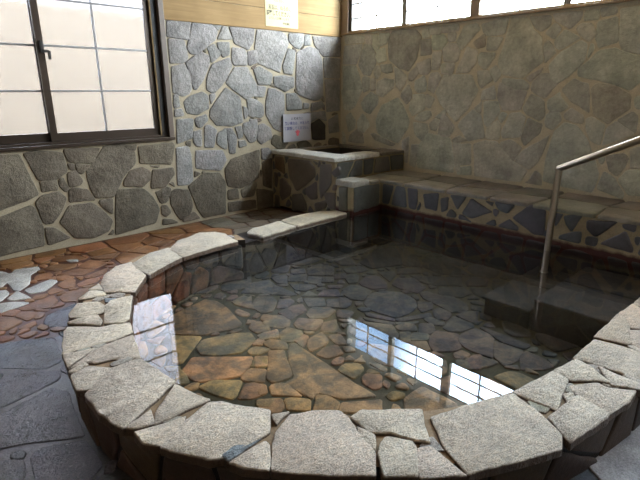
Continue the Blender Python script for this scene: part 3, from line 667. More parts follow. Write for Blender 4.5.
def fill(dom, known, spacing, gap, rng, reject=None, aspect=1.0, minarea=.0012):
    """irregular flagstones for the ground the traced stones leave open"""
    x0, y0, x1, y1 = dom; sites = []; block = []
    for P in known:
        cx = sum(p[0] for p in P) / len(P); cy = sum(p[1] for p in P) / len(P)
        for i in range(len(P)):
            a, b = P[i-1], P[i]; L = math.hypot(b[0] - a[0], b[1] - a[1]); m = max(1, int(L / .07))
            for k in range(m):
                x = a[0] + (b[0] - a[0]) * (k + .5) / m; y = a[1] + (b[1] - a[1]) * (k + .5) / m
                d = math.hypot(cx - x, cy - y) or 1; f = min(.5, .03 / d)
                block.append((x + (cx - x) * f, y + (cy - y) * f))
    nx = max(1, int((x1 - x0) / spacing)); ny = max(1, int((y1 - y0) / (spacing * aspect)))
    for i in range(nx):
        for j in range(ny):
            if rng.random() < .08: continue
            x = x0 + (i + .5 + .42 * rng.uniform(-1, 1) + .25 * (j % 2)) * (x1 - x0) / nx
            y = y0 + (j + .5 + .42 * rng.uniform(-1, 1)) * (y1 - y0) / ny
            if not (x0 < x < x1 and y0 < y < y1): continue
            if reject and reject(x, y): continue
            if any(inside(P, x, y) for P in known): continue
            if any(math.hypot(x - q[0], y - q[1]) < spacing * .22 for q in block): continue
            sites.append((x, y))
    out = []
    R = spacing * 2.6
    for s in sites:
        P = [(x0, y0), (x1, y0), (x1, y1), (x0, y1)]
        r = spacing * 1.25
        for k in range(10):
            a = 2 * PI * k / 10; P = clip(P, s[0] + math.cos(a) * r, s[1] + math.sin(a) * r * max(.6, aspect), math.cos(a), math.sin(a))
        for q in sites + block:
            if q is s: continue
            dx, dy = q[0] - s[0], q[1] - s[1]; d = math.hypot(dx, dy)
            if d > R or d < 1e-6: continue
            P = clip(P, s[0] + dx / 2, s[1] + dy / 2, dx, dy)
            if len(P) < 3: break
        if len(P) < 3: continue
        Q = [P[i] for i in range(len(P)) if math.hypot(P[i][0] - P[i-1][0], P[i][1] - P[i-1][1]) > .012]
        if len(Q) < 3: continue
        Q = inset(Q, gap / 2)
        if area(Q) > minarea: out.append(Q)
    return out

def fill2(dom, known, spacing, gap, rng, reject=None, aspect=1.0, minarea=.0012):
    a = fill(dom, known, spacing, gap, rng, reject, aspect, minarea)
    b = fill(dom, known + a, spacing * .45, gap, rng, reject, aspect, max(minarea, .0022))
    return a + b

def rough_outline(P, seg, amp, seed, cut=.014):
    """round the corners a little and break the edges"""
    n = len(P); C = []
    for i in range(n):
        p0, p, p1 = P[i-1], P[i], P[(i+1) % n]
        for q in (p0, p1):
            L = math.hypot(q[0] - p[0], q[1] - p[1]) or 1e-6
            k = min(.25, cut / L)
            C.append((p[0] + (q[0] - p[0]) * k, p[1] + (q[1] - p[1]) * k))
    out = []
    for i in range(len(C)):
        a, b = C[i], C[(i+1) % len(C)]
        L = math.hypot(b[0] - a[0], b[1] - a[1]); m = max(1, int(round(L / seg)))
        for k in range(m): out.append((a[0] + (b[0] - a[0]) * k / m, a[1] + (b[1] - a[1]) * k / m))
    res = []
    for x, y in out:
        w = noise.noise_vector(Vector((x * 14, y * 14, seed))) + .5 * noise.noise_vector(Vector((x * 40, y * 40, seed + 9)))
        res.append((x + w.x * amp, y + w.y * amp))
    return res

def add_stone(bm, lay, P, mapf, h, bev, depth, col, seed, mi=0, seg=.045, amp=.006, tilt=.25, relief=.002, grow=0.0, cut=.014, edge=None):
    rng = random.Random(seed)
    O = rough_outline(inset(P, -grow) if grow else P, seg, amp, seed % 97, cut)
    A = abs(area(O)); bev = min(bev, .28 * math.sqrt(A) / 2)
    cx = sum(p[0] for p in O) / len(O); cy = sum(p[1] for p in O) / len(O)
    gx, gy = rng.uniform(-1, 1) * tilt, rng.uniform(-1, 1) * tilt
    ext = max(max(abs(p[0] - cx), abs(p[1] - cy)) for p in O) or 1
    def top(x, y, k=1):
        return h * (1 + ((x - cx) * gx + (y - cy) * gy) / ext) + relief * noise.noise(Vector((x * 9, y * 9, seed % 50)))
    I1 = inset(O, bev * .35); I2 = inset(O, bev)
    rings = []
    for R, f in ((O, None), (O, .45), (I1, .85), (I2, 1.0)):
        ring = []
        for x, y in R:
            z = -depth if f is None else top(x, y) * f
            ring.append(bm.verts.new(mapf(x, y, z)))
        rings.append(ring)
    fs = []
    for a, b in zip(rings, rings[1:]):
        for i in range(len(a)): fs.append(bm.faces.new((a[i], a[(i+1) % len(a)], b[(i+1) % len(a)], b[i])))
    tris = tessellate_polygon([[Vector((x, y, 0)) for x, y in I2]])
    for t in tris:
        try: fs.append(bm.faces.new([rings[-1][i] for i in t]))
        except ValueError: pass
    try: bm.faces.new(list(reversed(rings[0])))
    except ValueError: pass
    for f in fs:
        f.material_index = mi
    for k, ring in enumerate(rings):
        for v in ring: v[lay] = (*(edge if edge and k < 2 else col), 1)

def new_stone_bm():
    bm = bmesh.new(); lay = bm.verts.layers.float_color.new('tint')
    return bm, lay

def finish(name, bm, mats, parent=None):
    me = bpy.data.meshes.new(name)
    bmesh.ops.recalc_face_normals(bm, faces=bm.faces)
    bm.to_mesh(me); bm.free()
    me.shade_smooth(); me.set_sharp_from_angle(angle=.75)
    return link(name, me, mats, parent)

def vary(col, rng, v=.18, hue=.05):
    k = 1 + rng.uniform(-v, v)
    return tuple(max(0, c * k * (1 + rng.uniform(-hue, hue))) for c in col)

# ------------------------------------------------------------------ palette
M = dict(
    wall_stone=stone_mat('grey_split_stone', .9, .75, 34, .3, .3, .016, .12),
    tan_stone=stone_mat('weathered_tan_stone', .92, .5, 30, .16, .3, .012, .12),
    dark_stone=stone_mat('dark_slate_stone', .55, .4, 30, .15, .3, .008, .4),
    cap_stone=stone_mat('pale_coping_stone', .38, 1.0, 28, .2, .16, .03, .6, .2, (1, 2.2, 1)),
    pool_stone=stone_mat('pool_floor_stone', .7, .5, 35, .22, .35, .010, .3, mottle=(.42, .52, .66)),
    wet_stone=stone_mat('wet_floor_stone', .15, .9, 55, .25, .35, .010, .7, .1),
    iron_stone=stone_mat('iron_stained_stone', .5, .5, 30, .2, .4, .01, .25, .15),
    ledge_top=stone_mat('ledge_top_stone', .45, .4, 30, .15, .35, .008, .5),
    mortar_light=mortar_mat('cream_mortar', lin(168, 159, 138), .8),
    mortar_tan=mortar_mat('tan_mortar', lin(200, 194, 174), .82),
    mortar_rim=mortar_mat('brown_mortar', lin(160, 134, 104), .7),
    mortar_pool=mortar_mat('olive_pool_mortar', lin(82, 77, 56), .6),
    mortar_floor=mortar_mat('iron_stained_mortar', lin(78, 42, 24), .6, .55),
    mortar_grey=mortar_mat('wet_grey_mortar', lin(70, 70, 76), .6, .45, .6),
    mortar_ledge=mortar_mat('ledge_mortar', lin(156, 142, 112), .75, .8, .4, 9, (.045, .075, lin(64, 34, 30))),
    mortar_wet=mortar_mat('dark_wet_mortar', lin(30, 20, 16), .5, .5),
    bronze=plain('bronze_aluminium', lin(58, 48, 40), .38, .1, 40, .6, .02),
    black_gasket=plain('black_track', lin(26, 22, 20), .5, .1, 40),
    steel=plain('brushed_steel', lin(190, 180, 165), .28, .06, 60, 1.0, .02),
    grey_wood=wood('grey_painted_post', lin(150, 135, 120), lin(120, 108, 98), 2),
    sill_wood=wood('brown_sill_wood', lin(160, 140, 112), lin(128, 110, 86), 1),
    casing=wood('dark_casing_wood', lin(92, 80, 70), lin(66, 56, 48), 2),
    panel=wood('pale_pine_boards', lin(152, 130, 96), lin(106, 86, 58), 0, .85, .1),
    ceiling=wood('ceiling_boards', lin(150, 122, 88), lin(120, 95, 66), 1, .6),
    muntin=plain('grey_muntin', lin(120, 120, 122), .4, .05, 40, .3, .02),
    lining=plain('black_lining', (.02, .016, .013), .6, .2, 12),
    wall_plaster=plain('dim_plaster', lin(120, 108, 94), .9, .1, 5),
    garden_wall=plain('beige_garden_wall', GARDEN, .9, .08, 3),
    ground=plain('outside_gravel', lin(120, 112, 98), .95, .2, 20),
    paper_cream=plain('cream_paper', lin(176, 170, 138), .9, .03, 20, 0, .02, .05),
    paper_white=plain('laminated_white_paper', lin(165, 165, 174), .8, .03, 20, 0, .02, .1),
    ink=plain('black_ink', lin(46, 44, 44), .8, 0, 20, 0, 0, .1),
    ink_blue=plain('blue_ink', lin(66, 66, 120), .8, 0, 20, 0, 0, .1),
    ink_red=plain('red_ink', lin(205, 95, 105), .8, 0, 20, 0, 0, .1),
)

def glass_clear():
    t = NT('clear_window_glass')
    tr = t.n('ShaderNodeBsdfTransparent'); tr.inputs[0].default_value = (.93, .95, .95, 1)
    gl = t.n('ShaderNodeBsdfGlossy', i_Roughness=.02); fr = schlick(t, .03)
    mx = t.n('ShaderNodeMixShader'); t.l(fr, mx.inputs[0]); t.l(tr.outputs[0], mx.inputs[1]); t.l(gl.outputs[0], mx.inputs[2])
    t.l(mx.outputs[0], t.out.inputs['Surface']); return t.m

def glass_frosted():
    t = NT('frosted_window_glass')
    a = t.n('ShaderNodeBsdfRefraction', i_Roughness=.22, i_IOR=1.35); a.inputs['Color'].default_value = (*FROST, 1)
    b = t.n('ShaderNodeBsdfTranslucent'); b.inputs['Color'].default_value = (.8, .78, .74, 1)
    mx = t.n('ShaderNodeMixShader', i_0=.004)
    t.l(a.outputs[0], mx.inputs[1]); t.l(b.outputs[0], mx.inputs[2]); t.l(mx.outputs[0], t.out.inputs['Surface']); return t.m

def water_mat():
    t = NT('onsen_water'); v = t.coord()
    tr = t.n('ShaderNodeBsdfTransparent'); tr.inputs[0].default_value = (*WTINT, 1)
    gl = t.n('ShaderNodeBsdfGlossy', i_Roughness=.0); gl.inputs[0].default_value = (1, 1, 1, 1)
    fr = schlick(t, .021)
    bp = t.n('ShaderNodeBump', i_Strength=.04, i_Distance=.004)
    t.l(t.noise(v, 3.5, 2, .5), bp.inputs['Height'])
    t.l(bp.outputs[0], gl.inputs['Normal'])
    mx = t.n('ShaderNodeMixShader'); t.l(fr, mx.inputs[0]); t.l(tr.outputs[0], mx.inputs[1]); t.l(gl.outputs[0], mx.inputs[2])
    t.l(mx.outputs[0], t.out.inputs['Surface']); return t.m

M['clear'] = glass_clear(); M['frost'] = glass_frosted(); M['water'] = water_mat()

# ------------------------------------------------------------ pool outlines
INNER = [(-2.70,-1.50),(-2.80,-1.44),(-2.95,-1.40),(-3.23,-1.47),(-3.5,-1.585),(-3.71,-1.74),(-3.89,-1.95),(-4.04,-2.23),(-4.15,-2.52),(-4.22,-2.78),(-4.22,-2.98),(-4.2,-3.16),(-4.14,-3.36),(-4.02,-3.58),(-3.87,-3.74),(-3.68,-3.9),(-3.5,-4.03),(-3.34,-4.115),(-3.08,-4.21),(-2.75,-4.255),(-2.42,-4.275),(-1.92,-4.28),(-1.6,-4.29),(-1.1,-4.28),(-.81,-4.27)]
OUTER = [(-2.64,-1.26),(-2.78,-1.19),(-2.96,-1.17),(-3.26,-1.165),(-3.59,-1.24),(-3.87,-1.44),(-4.14,-1.72),(-4.33,-2.06),(-4.46,-2.40),(-4.53,-2.68),(-4.55,-2.95),(-4.52,-3.25),(-4.46,-3.5),(-4.36,-3.66),(-4.21,-3.85),(-3.96,-4.11),(-3.85,-4.21),(-3.71,-4.32),(-3.44,-4.455),(-3.2,-4.53),(-2.75,-4.6),(-2.3,-4.64),(-1.9,-4.65),(-1.3,-4.65),(-.81,-4.65)]
def resample(P, n):
    L = [0]
    for a, b in zip(P, P[1:]): L.append(L[-1] + math.hypot(b[0] - a[0], b[1] - a[1]))
    out = []; j = 0
    for i in range(n):
        s = L[-1] * i / (n - 1)
        while j < len(L) - 2 and L[j+1] < s: j += 1
        k = (s - L[j]) / (L[j+1] - L[j]); a, b = P[j], P[j+1]
        out.append((a[0] + (b[0] - a[0]) * k, a[1] + (b[1] - a[1]) * k))
    return out, L[-1]
def smooth(P, it=2):
    for _ in range(it):
        P = [P[0]] + [((P[i-1][0] + 2 * P[i][0] + P[i+1][0]) / 4, (P[i-1][1] + 2 * P[i][1] + P[i+1][1]) / 4) for i in range(1, len(P) - 1)] + [P[-1]]
    return P
NS = 120
IN, IN_L = resample(INNER, NS); OUT, OUT_L = resample(OUTER, NS)
IN = smooth(IN); OUT = smooth(OUT)
POOL_Z = -.35
BACK_Y = -1.43           # pool's straight edge below the tub
LEDGE_X = -.78

def floor_z(x, y):
    b = -.13 - .07 * min(1, max(0, (-.8 - y) / 1.4))
    r = max(0, min(1, (x + 3.1) / .6)) * max(0, 1 - abs(y + 1.45) / 1.1)
    return b + (-.02 - b) * r

def traced(k): return [(f, parse(s)) for f, s in TR[k]]

# ------------------------------------------------------------------- walls
def wall_back():
    bm, lay = new_stone_bm()
    bm_box(bm, (-7, 0, -.4), (-4.72, .3, 3.0), mi=1)
    bm_box(bm, (-4.72, 0, -.4), (-2.57, .3, .83), mi=1)
    bm_box(bm, (-2.57, 0, -.4), (.3, .3, 3.0), mi=1)
    bm_box(bm, (-4.72, 0, 2.40), (-2.57, .3, 3.0), mi=1)
    rng = random.Random(3); known = []
    mp = lambda u, v, z: (u, -z, v)
    base = (.215, .212, .212); warm = (.14, .123, .10)
    for i, (f, P) in enumerate(traced('back')):
        known.append(P); cy = sum(p[1] for p in P) / len(P); cx = sum(p[0] for p in P) / len(P)
        c = base if cx > -2.5 and cy > .45 else warm  # stones low down and below the window: damp, with shade painted in
        c = vary(c, rng, .13, .015)
        if f == 'd': c = (.05, .045, .04)
        add_stone(bm, lay, P, mp, .011, .008, .02, c, i + 10, grow=.011)
    ext = fill((-6.8, -.2, -2.6, .80), known, .36, .03, rng, lambda x, y: x > -4.3) + fill((-2.55, -.15, -.02, 2.0), known, .2, .03, rng) + fill((-6.8, .8, -4.74, 2.0), known, .36, .03, rng)
    for i, P in enumerate(ext): add_stone(bm, lay, P, mp, .011, .008, .02, vary(warm, rng, .15), i + 500)
    o = finish('wall_back', bm, [M['wall_stone'], M['mortar_light']])
    tag(o, 'grey crazy-paved stone wall with cream joints around the frosted window', 'wall', kind='structure')

def wall_right():
    bm, lay = new_stone_bm()
    bm_box(bm, (0, -7, -.4), (.3, 0, 2.03), mi=1)
    bm_box(bm, (0, -7, 2.80), (.3, 0, 3.0), mi=1)
    bm_box(bm, (0, -7, 2.03), (.3, -6.82, 2.80), mi=1)
    rng = random.Random(5); known = []
    mp = lambda u, v, z: (-z, u, v)
    base = (.42, .435, .405)
    for i, (f, P) in enumerate(traced('right')):
        known.append(P)
        c = vary(base, rng, .10, .03)
        if f == 'd': c = vary((.34, .345, .325), rng, .1, .01)
        if f == 'b': c = vary((.36, .345, .305), rng, .08, .01)
        add_stone(bm, lay, P, mp, .006, .007, .02, c, i + 10, tilt=.2, grow=.007)
    ext = fill((-6.9, .33, -.02, 2.0), known, .26, .03, rng)
    for i, P in enumerate(ext): add_stone(bm, lay, P, mp, .004, .007, .02, vary(base, rng, .1, .03), i + 500)
    o = finish('wall_right', bm, [M['tan_stone'], M['mortar_tan']])
    tag(o, 'tan and grey stone wall below the long high window', 'wall', kind='structure')

def other_shell():
    o = box('wall_left', (-7.1, -7, -.4), (-7, .3, 3.0), M['wall_plaster']); tag(o, 'plain side wall outside the view to the left', 'wall', kind='structure')
    o = box('wall_front', (-7.1, -7.1, -.4), (.3, -7, 3.0), M['wall_plaster']); tag(o, 'plain wall behind the viewpoint', 'wall', kind='structure')
    o = box('ceiling', (-7.1, -7.1, 3.0), (.3, .3, 3.1), M['ceiling']); tag(o, 'wooden board ceiling over the bath', 'ceiling', kind='structure')
    # pale boards above the stonework of the back wall
    bm = bmesh.new()
    z = 2.02
    for k in range(5):
        z1 = min(3.0, z + .215)
        bm_box(bm, (-2.555, -.014, z + .002), (-.005, 0.0, z1 - .002), .003); z = z1
    bm_box(bm, (-2.555, -.022, 2.005), (-.005, 0, 2.022), .003)
    o = from_bm('trim_1', bm, M['panel']); tag(o, 'pale pine boards above the grey stones, right of the frosted window', 'wall boards', kind='structure')
    o = box('trim_2', (-.02, -.135, 2.035), (.25, -.004, 3.0), M['grey_wood'], bev=.004)
    tag(o, 'grey wooden post standing in the corner above the stones', 'post', kind='structure')

# ------------------------------------------------------------------ windows
def window_left():
    w = empty('window_1', (-3.64, .1, .85)); tag(w, 'sliding window of frosted panes in a bronze frame over the wet floor', 'window', kind='structure')
    x0, x1, z0, z1 = -4.70, -2.555, .815, 2.42
    # casing and sill
    bm = bmesh.new()
    bm_box(bm, (x1 - .055, -.03, z0), (x1, .22, z1), .004)
    bm_box(bm, (x0, -.03, z0), (x0 + .055, .22, z1), .004)
    bm_box(bm, (x0, -.03, z1 - .05), (x1, .22, z1), .004)
    from_bm('casing', bm, M['casing'], w)
    bm = bmesh.new(); bm_box(bm, (x0, -.04, z0), (x1, .22, z0 + .03), .004); bm_box(bm, (x0 + .05, .015, z0 + .03), (x1 - .05, .2, z0 + .05), .003)
    from_bm('sill', bm, M['bronze'], w)
    # dark track strips at the right jamb
    bm = bmesh.new()
    for k in range(3): bm_box(bm, (x1 - .116, .02 + .045 * k, z0 + .05), (x1 - .055, .05 + .045 * k, z1 - .05), .002)
    from_bm('track', bm, M['black_gasket'], w)
    o = box('track_strip', (x1 - .130, .012, z0 + .05), (x1 - .119, .03, z1 - .05), M['panel'], w); o['label'] = 'thin pale strip along the right jamb'
    def sash(xa, xb, y, zb):
        s = empty('sash', ((xa + xb) / 2, y, zb)); s.parent = w; s.matrix_parent_inverse = w.matrix_basis.inverted()
        bm = bmesh.new(); zt = z1 - .06
        bm_box(bm, (xa, y, zb), (xa + .06, y + .03, zt), .003); bm_box(bm, (xb - .062, y, zb), (xb, y + .03, zt), .003)
        bm_box(bm, (xa + .05, y, zb), (xb - .05, y + .03, zb + .078), .003); bm_box(bm, (xa + .05, y, zt - .05), (xb - .05, y + .03, zt), .003)
        from_bm('sash_frame', bm, M['bronze'], s)
        bm = bmesh.new()
        xm = (xa + xb) / 2 - .022
        bm_box(bm, (xm - .009, y + .006, zb + .05), (xm + .009, y + .024, zt - .05), .002)
        for zz in (1.316, 1.703, 2.09): bm_box(bm, (xa + .05, y + .005, zz - .009), (xb - .05, y + .025, zz + .009), .002)
        from_bm('muntin_grid', bm, M['muntin'], s)
        box('frosted_pane', (xa + .045, y + .013, zb + .045), (xb - .045, y + .017, zt - .045), M['frost'], s)
        return s
    s = sash(-3.742, x1 - .117, .045, z0 + .05)
    sash(-4.645, -3.685, .09, z0 + .05)
    bm = bmesh.new()
    bm_box(bm, (-3.717, .015, 1.64), (-3.693, .045, 1.74), .003); bm_box(bm, (-3.70, .0, 1.64), (-3.66, .02, 1.665), .004)
    bm_box(bm, (-3.67, .0, 1.585), (-3.645, .018, 1.66), .004)
    from_bm('latch', bm, M['black_gasket'], s)

def window_right():
    w = empty('window_2', (.1, -2.5, 2.05)); tag(w, 'long band of clear panes high above the stone ledge', 'window', kind='structure')
    y1, y0, z0, z1 = -.135, -6.80, 2.03, 2.80
    bm = bmesh.new()
    bm_box(bm, (-.035, y0, 2.025), (.25, y1 + .12, 2.045), .004); bm_box(bm, (-.005, y0, 2.045), (.25, y1, 2.07), .003)
    from_bm('sill', bm, M['sill_wood'], w)
    box('head', (.02, y0, z1 - .035), (.25, y1, z1), M['casing'], w)
    box('end_jamb', (.002, y1 - .055, 2.07), (.2, y1, z1 - .035), M['black_gasket'], w)
    box('end_jamb', (.02, y0, 2.07), (.2, y0 + .07, z1 - .035), M['black_gasket'], w)
    marks = [(-.19, 0), (-1.045, .034), (-1.98, .055), (-2.93, .034), (-3.86, .055), (-4.81, .034), (-5.76, .055), (-6.73, 0)]  # last bays lie out of view, added for more light on the floor
    for yy, hw in marks[1:-1]:
        box('mullion', (.002, yy - hw, 2.07), (.07, yy + hw, z1 - .035), M['muntin'] if hw < .04 else M['grey_wood'], w, .003)
    for (ya, ha), (yb, hb) in zip(marks, marks[1:]):
        a, b = ya - ha, yb + hb
        bm = bmesh.new(); m = (a + b) / 2
        bm_box(bm, (.012, m - .008, 2.07), (.034, m + .008, z1 - .035), .002)
        for zz in (2.215, 2.39, 2.575): bm_box(bm, (.012, b, zz - .007), (.034, a, zz + .007), .002)
        from_bm('muntin_grid', bm, M['muntin'], w)
        box('glass_pane', (.021, b, 2.08), (.025, a, z1 - .03), M['clear'], w)

# -------------------------------------------------------------------- floor
RIM_POLY = OUT + list(reversed(IN))
HOLE = [((a[0] + b[0]) / 2, (a[1] + b[1]) / 2) for a, b in zip(IN, OUT)] + [(0.1, -4.46), (.1, -1.43), (-2.62, -1.43)]
def in_pool(x, y): return inside(HOLE, x, y)

def floor():
    bm, lay = new_stone_bm()
    xs = [-7 + .1 * i for i in range(71)]; ys = [-7 + .1 * i for i in range(56)] + [BACK_Y] + [-1.4 + .1 * i for i in range(15)]
    V = {}
    def vv(i, j):
        if (i, j) not in V:
            x, y = xs[i], ys[j]; V[i, j] = bm.verts.new((x, y, floor_z(x, y) - .012))
        return V[i, j]
    for i in range(len(xs) - 1):
        for j in range(len(ys) - 1):
            cx, cy = (xs[i] + xs[i+1]) / 2, (ys[j] + ys[j+1]) / 2
            if in_pool(cx, cy): continue
            f = bm.faces.new((vv(i, j), vv(i+1, j), vv(i+1, j+1), vv(i, j+1)))
            f.material_index = 1 if cy > -1.75 or (cx > -3.2 and cy > -2) else 2
    rng = random.Random(11); known = []
    mp = lambda u, v, z: (u, v, floor_z(u, v) - .012 + z)
    pal = {'': (.185, .084, .034), 'w': (.50, .48, .45), 'g': (.11, .118, .145)}
    for i, (f, P) in enumerate(traced('floor')):
        known.append(P)
        add_stone(bm, lay, P, mp, .005 if f != 'w' else .009, .005, .015, vary(pal[f], rng, .15 if f != 'w' else .05, .04 if f != 'w' else 0), i + 10, grow=.009, mi=3 if f == '' else 0)
    def rej(x, y): return in_pool(x, y) or inside(RIM_POLY, x, y) or (x > -1.2 and y > -1.5)
    ext = fill2((-6.9, -1.75, -1.3, -.03), known, .27, .02, rng, rej, .75) + fill2((-6.9, -6.9, -.1, -1.75), known, .38, .03, rng, rej)
    for i, P in enumerate(ext):
        cy = sum(p[1] for p in P) / len(P); cx = sum(p[0] for p in P) / len(P)
        if any(in_pool(*p) for p in P): continue
        c = pal[''] if cy > -1.75 else pal['g']
        if cx > -2.35 and cy > -1.15: c = (.12, .10, .075)
        if cx > -3.3 and cy < -4.4: c = (.4, .37, .33)  # paler at front right, window reflection painted into the tint
        add_stone(bm, lay, P, mp, .008, .007, .015, vary(c, rng, .2, .08), i + 500, mi=3 if cy > -1.75 else 0)
    o = finish('floor', bm, [M['wet_stone'], M['mortar_floor'], M['mortar_grey'], M['iron_stone']])
    tag(o, 'wet flagstone floor, rust brown below the window and grey in front', 'floor', kind='structure')

def pool_floor():
    bm, lay = new_stone_bm()
    foot = [(x, y) for x, y in HOLE]
    bm_prism(bm, foot, POOL_Z - .12, POOL_Z - .004, 1)
    rng = random.Random(21); known = []
    mp = lambda u, v, z: (u, v, POOL_Z - .004 + z)
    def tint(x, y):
        # the stones by the left edge carry an orange iron deposit, those nearer the ledge are grey with painted-in shade
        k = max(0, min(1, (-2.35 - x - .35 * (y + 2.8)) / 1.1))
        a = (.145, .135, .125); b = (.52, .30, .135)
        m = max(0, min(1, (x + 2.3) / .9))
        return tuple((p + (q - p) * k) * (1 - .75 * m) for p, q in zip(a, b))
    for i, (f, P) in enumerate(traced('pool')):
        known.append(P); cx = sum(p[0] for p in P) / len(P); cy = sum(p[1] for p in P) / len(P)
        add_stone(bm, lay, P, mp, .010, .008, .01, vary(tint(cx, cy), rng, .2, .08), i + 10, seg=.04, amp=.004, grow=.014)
    ext = fill2((-4.35, -4.4, -.7, -1.35), known, .27, .03, rng, lambda x, y: not in_pool(x, y))
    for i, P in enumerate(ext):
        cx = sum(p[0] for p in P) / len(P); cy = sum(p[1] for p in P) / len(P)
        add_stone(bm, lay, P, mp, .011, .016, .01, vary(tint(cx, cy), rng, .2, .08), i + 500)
    o = finish('floor_bath', bm, [M['pool_stone'], M['mortar_pool']])
    tag(o, 'flagstone bottom of the bath seen through the water', 'bath floor', kind='structure')

# ---------------------------------------------------------------------- rim
def strip_map(P, L, out):
    """u runs along the outline, v is height, z points off the wall"""
    def f(u, v, z):
        s = max(0, min(.9999, u / L)) * (len(P) - 1); i = int(s); k = s - i
        a, b = P[i], P[i+1]; x = a[0] + (b[0] - a[0]) * k; y = a[1] + (b[1] - a[1]) * k
        i0, i1 = max(0, i - 1), min(len(P) - 1, i + 2)
        dx, dy = P[i1][0] - P[i0][0], P[i1][1] - P[i0][1]; l = math.hypot(dx, dy)
        nx, ny = (-dy / l, dx / l)
        return (x + nx * z * out, y + ny * z * out, v)
    return f

def rim():
    r = empty('bath_rim', (-4.35, -2.6, -.2))
    tag(r, 'curved bath rim coped with pale rough flagstones around the dark water', 'bath rim', kind='thing')
    mi = strip_map(IN, IN_L, 1); mo = strip_map(OUT, OUT_L, -1)
    # mortared core
    bm, lay = new_stone_bm()
    def off(P, L, m, d):
        return [m(L * i / (NS - 1), 0, -d)[:2] for i in range(NS)]
    I = off(IN, IN_L, mi, .025); O = off(OUT, OUT_L, mo, .03)
    rows = []
    for a, b in zip(I, O):
        fz = min(-.1, floor_z(*b)) - .08
        rows.append([bm.verts.new(q) for q in ((*a, POOL_Z - .05), (*a, .022), (a[0], a[1], .036), (b[0], b[1], .036), (*b, .02), (*b, fz))])
    for p, q in zip(rows, rows[1:]):
        for k in range(5): bm.faces.new((p[k], q[k], q[k+1], p[k+1]))
        bm.faces.new((p[5], q[5], q[0], p[0]))
    bm.faces.new(rows[0]); bm.faces.new(list(reversed(rows[-1])))
    bm.normal_update()
    for f in bm.faces: f.material_index = 0 if abs(f.normal.z) > .7 and f.calc_center_median().z > 0 else 1
    from_bm('mortar_core', bm, [M['mortar_rim'], M['mortar_wet']], r)
    # facing stones below the water and on the outside
    rng = random.Random(31)
    bm, lay = new_stone_bm()
    for i, P in enumerate(fill((.02, -.35, IN_L - .05, .0), [], .2, .022, rng, None, .8)):
        x, y, _ = mi(P[0][0], 0, 0); k = max(0, min(1, (-2.9 - x) / .4)) if y > -3 else 0
        c = tuple(a + (b - a) * k for a, b in zip((.085, .08, .075), (.20, .085, .04)))
        add_stone(bm, lay, P, lambda u, v, z: mi(u, v, z - .025), .02, .014, .015, vary(c, rng, .25, .1), i + 900)
    finish('inner_facing', bm, [M['pool_stone']], r)
    bm, lay = new_stone_bm()
    for i, P in enumerate(fill((.02, -.25, OUT_L - .05, .012), [], .21, .022, rng, None, .95)):
        add_stone(bm, lay, P, lambda u, v, z: mo(u, v, z - .03), .014, .014, .02, vary((.06, .034, .02), rng, .25, .1), i + 1300)
    finish('outer_facing', bm, [M['dark_stone']], r)
    # coping: every flagstone on its own
    known = []; k = 0
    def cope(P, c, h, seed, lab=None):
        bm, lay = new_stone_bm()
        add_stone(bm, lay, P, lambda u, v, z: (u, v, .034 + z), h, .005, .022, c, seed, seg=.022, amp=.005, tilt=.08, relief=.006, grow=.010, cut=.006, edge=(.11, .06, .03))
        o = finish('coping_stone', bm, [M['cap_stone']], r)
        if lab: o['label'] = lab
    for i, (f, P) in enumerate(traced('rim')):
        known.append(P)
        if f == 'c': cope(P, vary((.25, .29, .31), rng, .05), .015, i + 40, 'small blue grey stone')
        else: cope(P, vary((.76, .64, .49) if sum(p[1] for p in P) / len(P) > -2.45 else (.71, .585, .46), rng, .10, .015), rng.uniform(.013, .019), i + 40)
    R = OUT + list(reversed(IN))
    def rej(x, y): return not inside(R, x, y) or x > -.85
    for i, P in enumerate(fill2((-2.95, -4.64, -.83, -4.285), known, .24, .02, rng, rej)):
        cope(P, vary((.66, .565, .465), rng, .10, .015), .016, i + 140)
    for i, P in enumerate(fill((-4.6, -4.7, -1.2, -1.1), known, .10, .022, rng, lambda x, y: not inside(R, x, y) or x > -2.6 and y < -4, minarea=.0009)):
        if all(inside(R, *p) for p in P): cope(P, vary((.44, .38, .30), rng, .12), .010, i + 1700)

def edge_slab():
    e = empty('edge_slab', (-1.9, -1.25, -.02)); tag(e, 'two pale flagstones lying at the water edge beside the hot tub', 'slab', kind='thing')
    P = clip(traced('slab')[1][1], -1.272, 0, 1, 0)
    cuts = [0, .40, 1.0]
    x0, x1 = min(p[0] for p in P), max(p[0] for p in P)
    rng = random.Random(9)
    for a, b in zip(cuts, cuts[1:]):
        xa, xb = x0 + (x1 - x0) * a, x0 + (x1 - x0) * b
        Q = clip(P, xa + .006, 0, -1, .0); Q = clip(Q, xb - .006, 0, 1, 0)
        bm, lay = new_stone_bm()
        add_stone(bm, lay, Q, lambda u, v, z: (u, v, -.012 + z), .042, .012, .03, vary((.68, .60, .46), rng, .03, .01), int(a * 10) + 3, seg=.02, amp=.008, tilt=.03, relief=.006, edge=(.10, .06, .035))
        finish('flagstone', bm, [M['cap_stone']], e)
    box('bedding', (-2.72, BACK_Y, POOL_Z - .05), (-1.275, -1.12, -.016), M['mortar_wet'], e)
    bm, lay = new_stone_bm()
    for i, Q in enumerate(fill((-2.7, -.34, -1.285, -.02), [], .2, .022, rng, None, .8)):
        add_stone(bm, lay, Q, lambda u, v, z: (u, BACK_Y - z, v), .012, .01, .01, vary((.035, .031, .029), rng, .2), i + 60)
    finish('water_side_facing', bm, [M['pool_stone']], e)

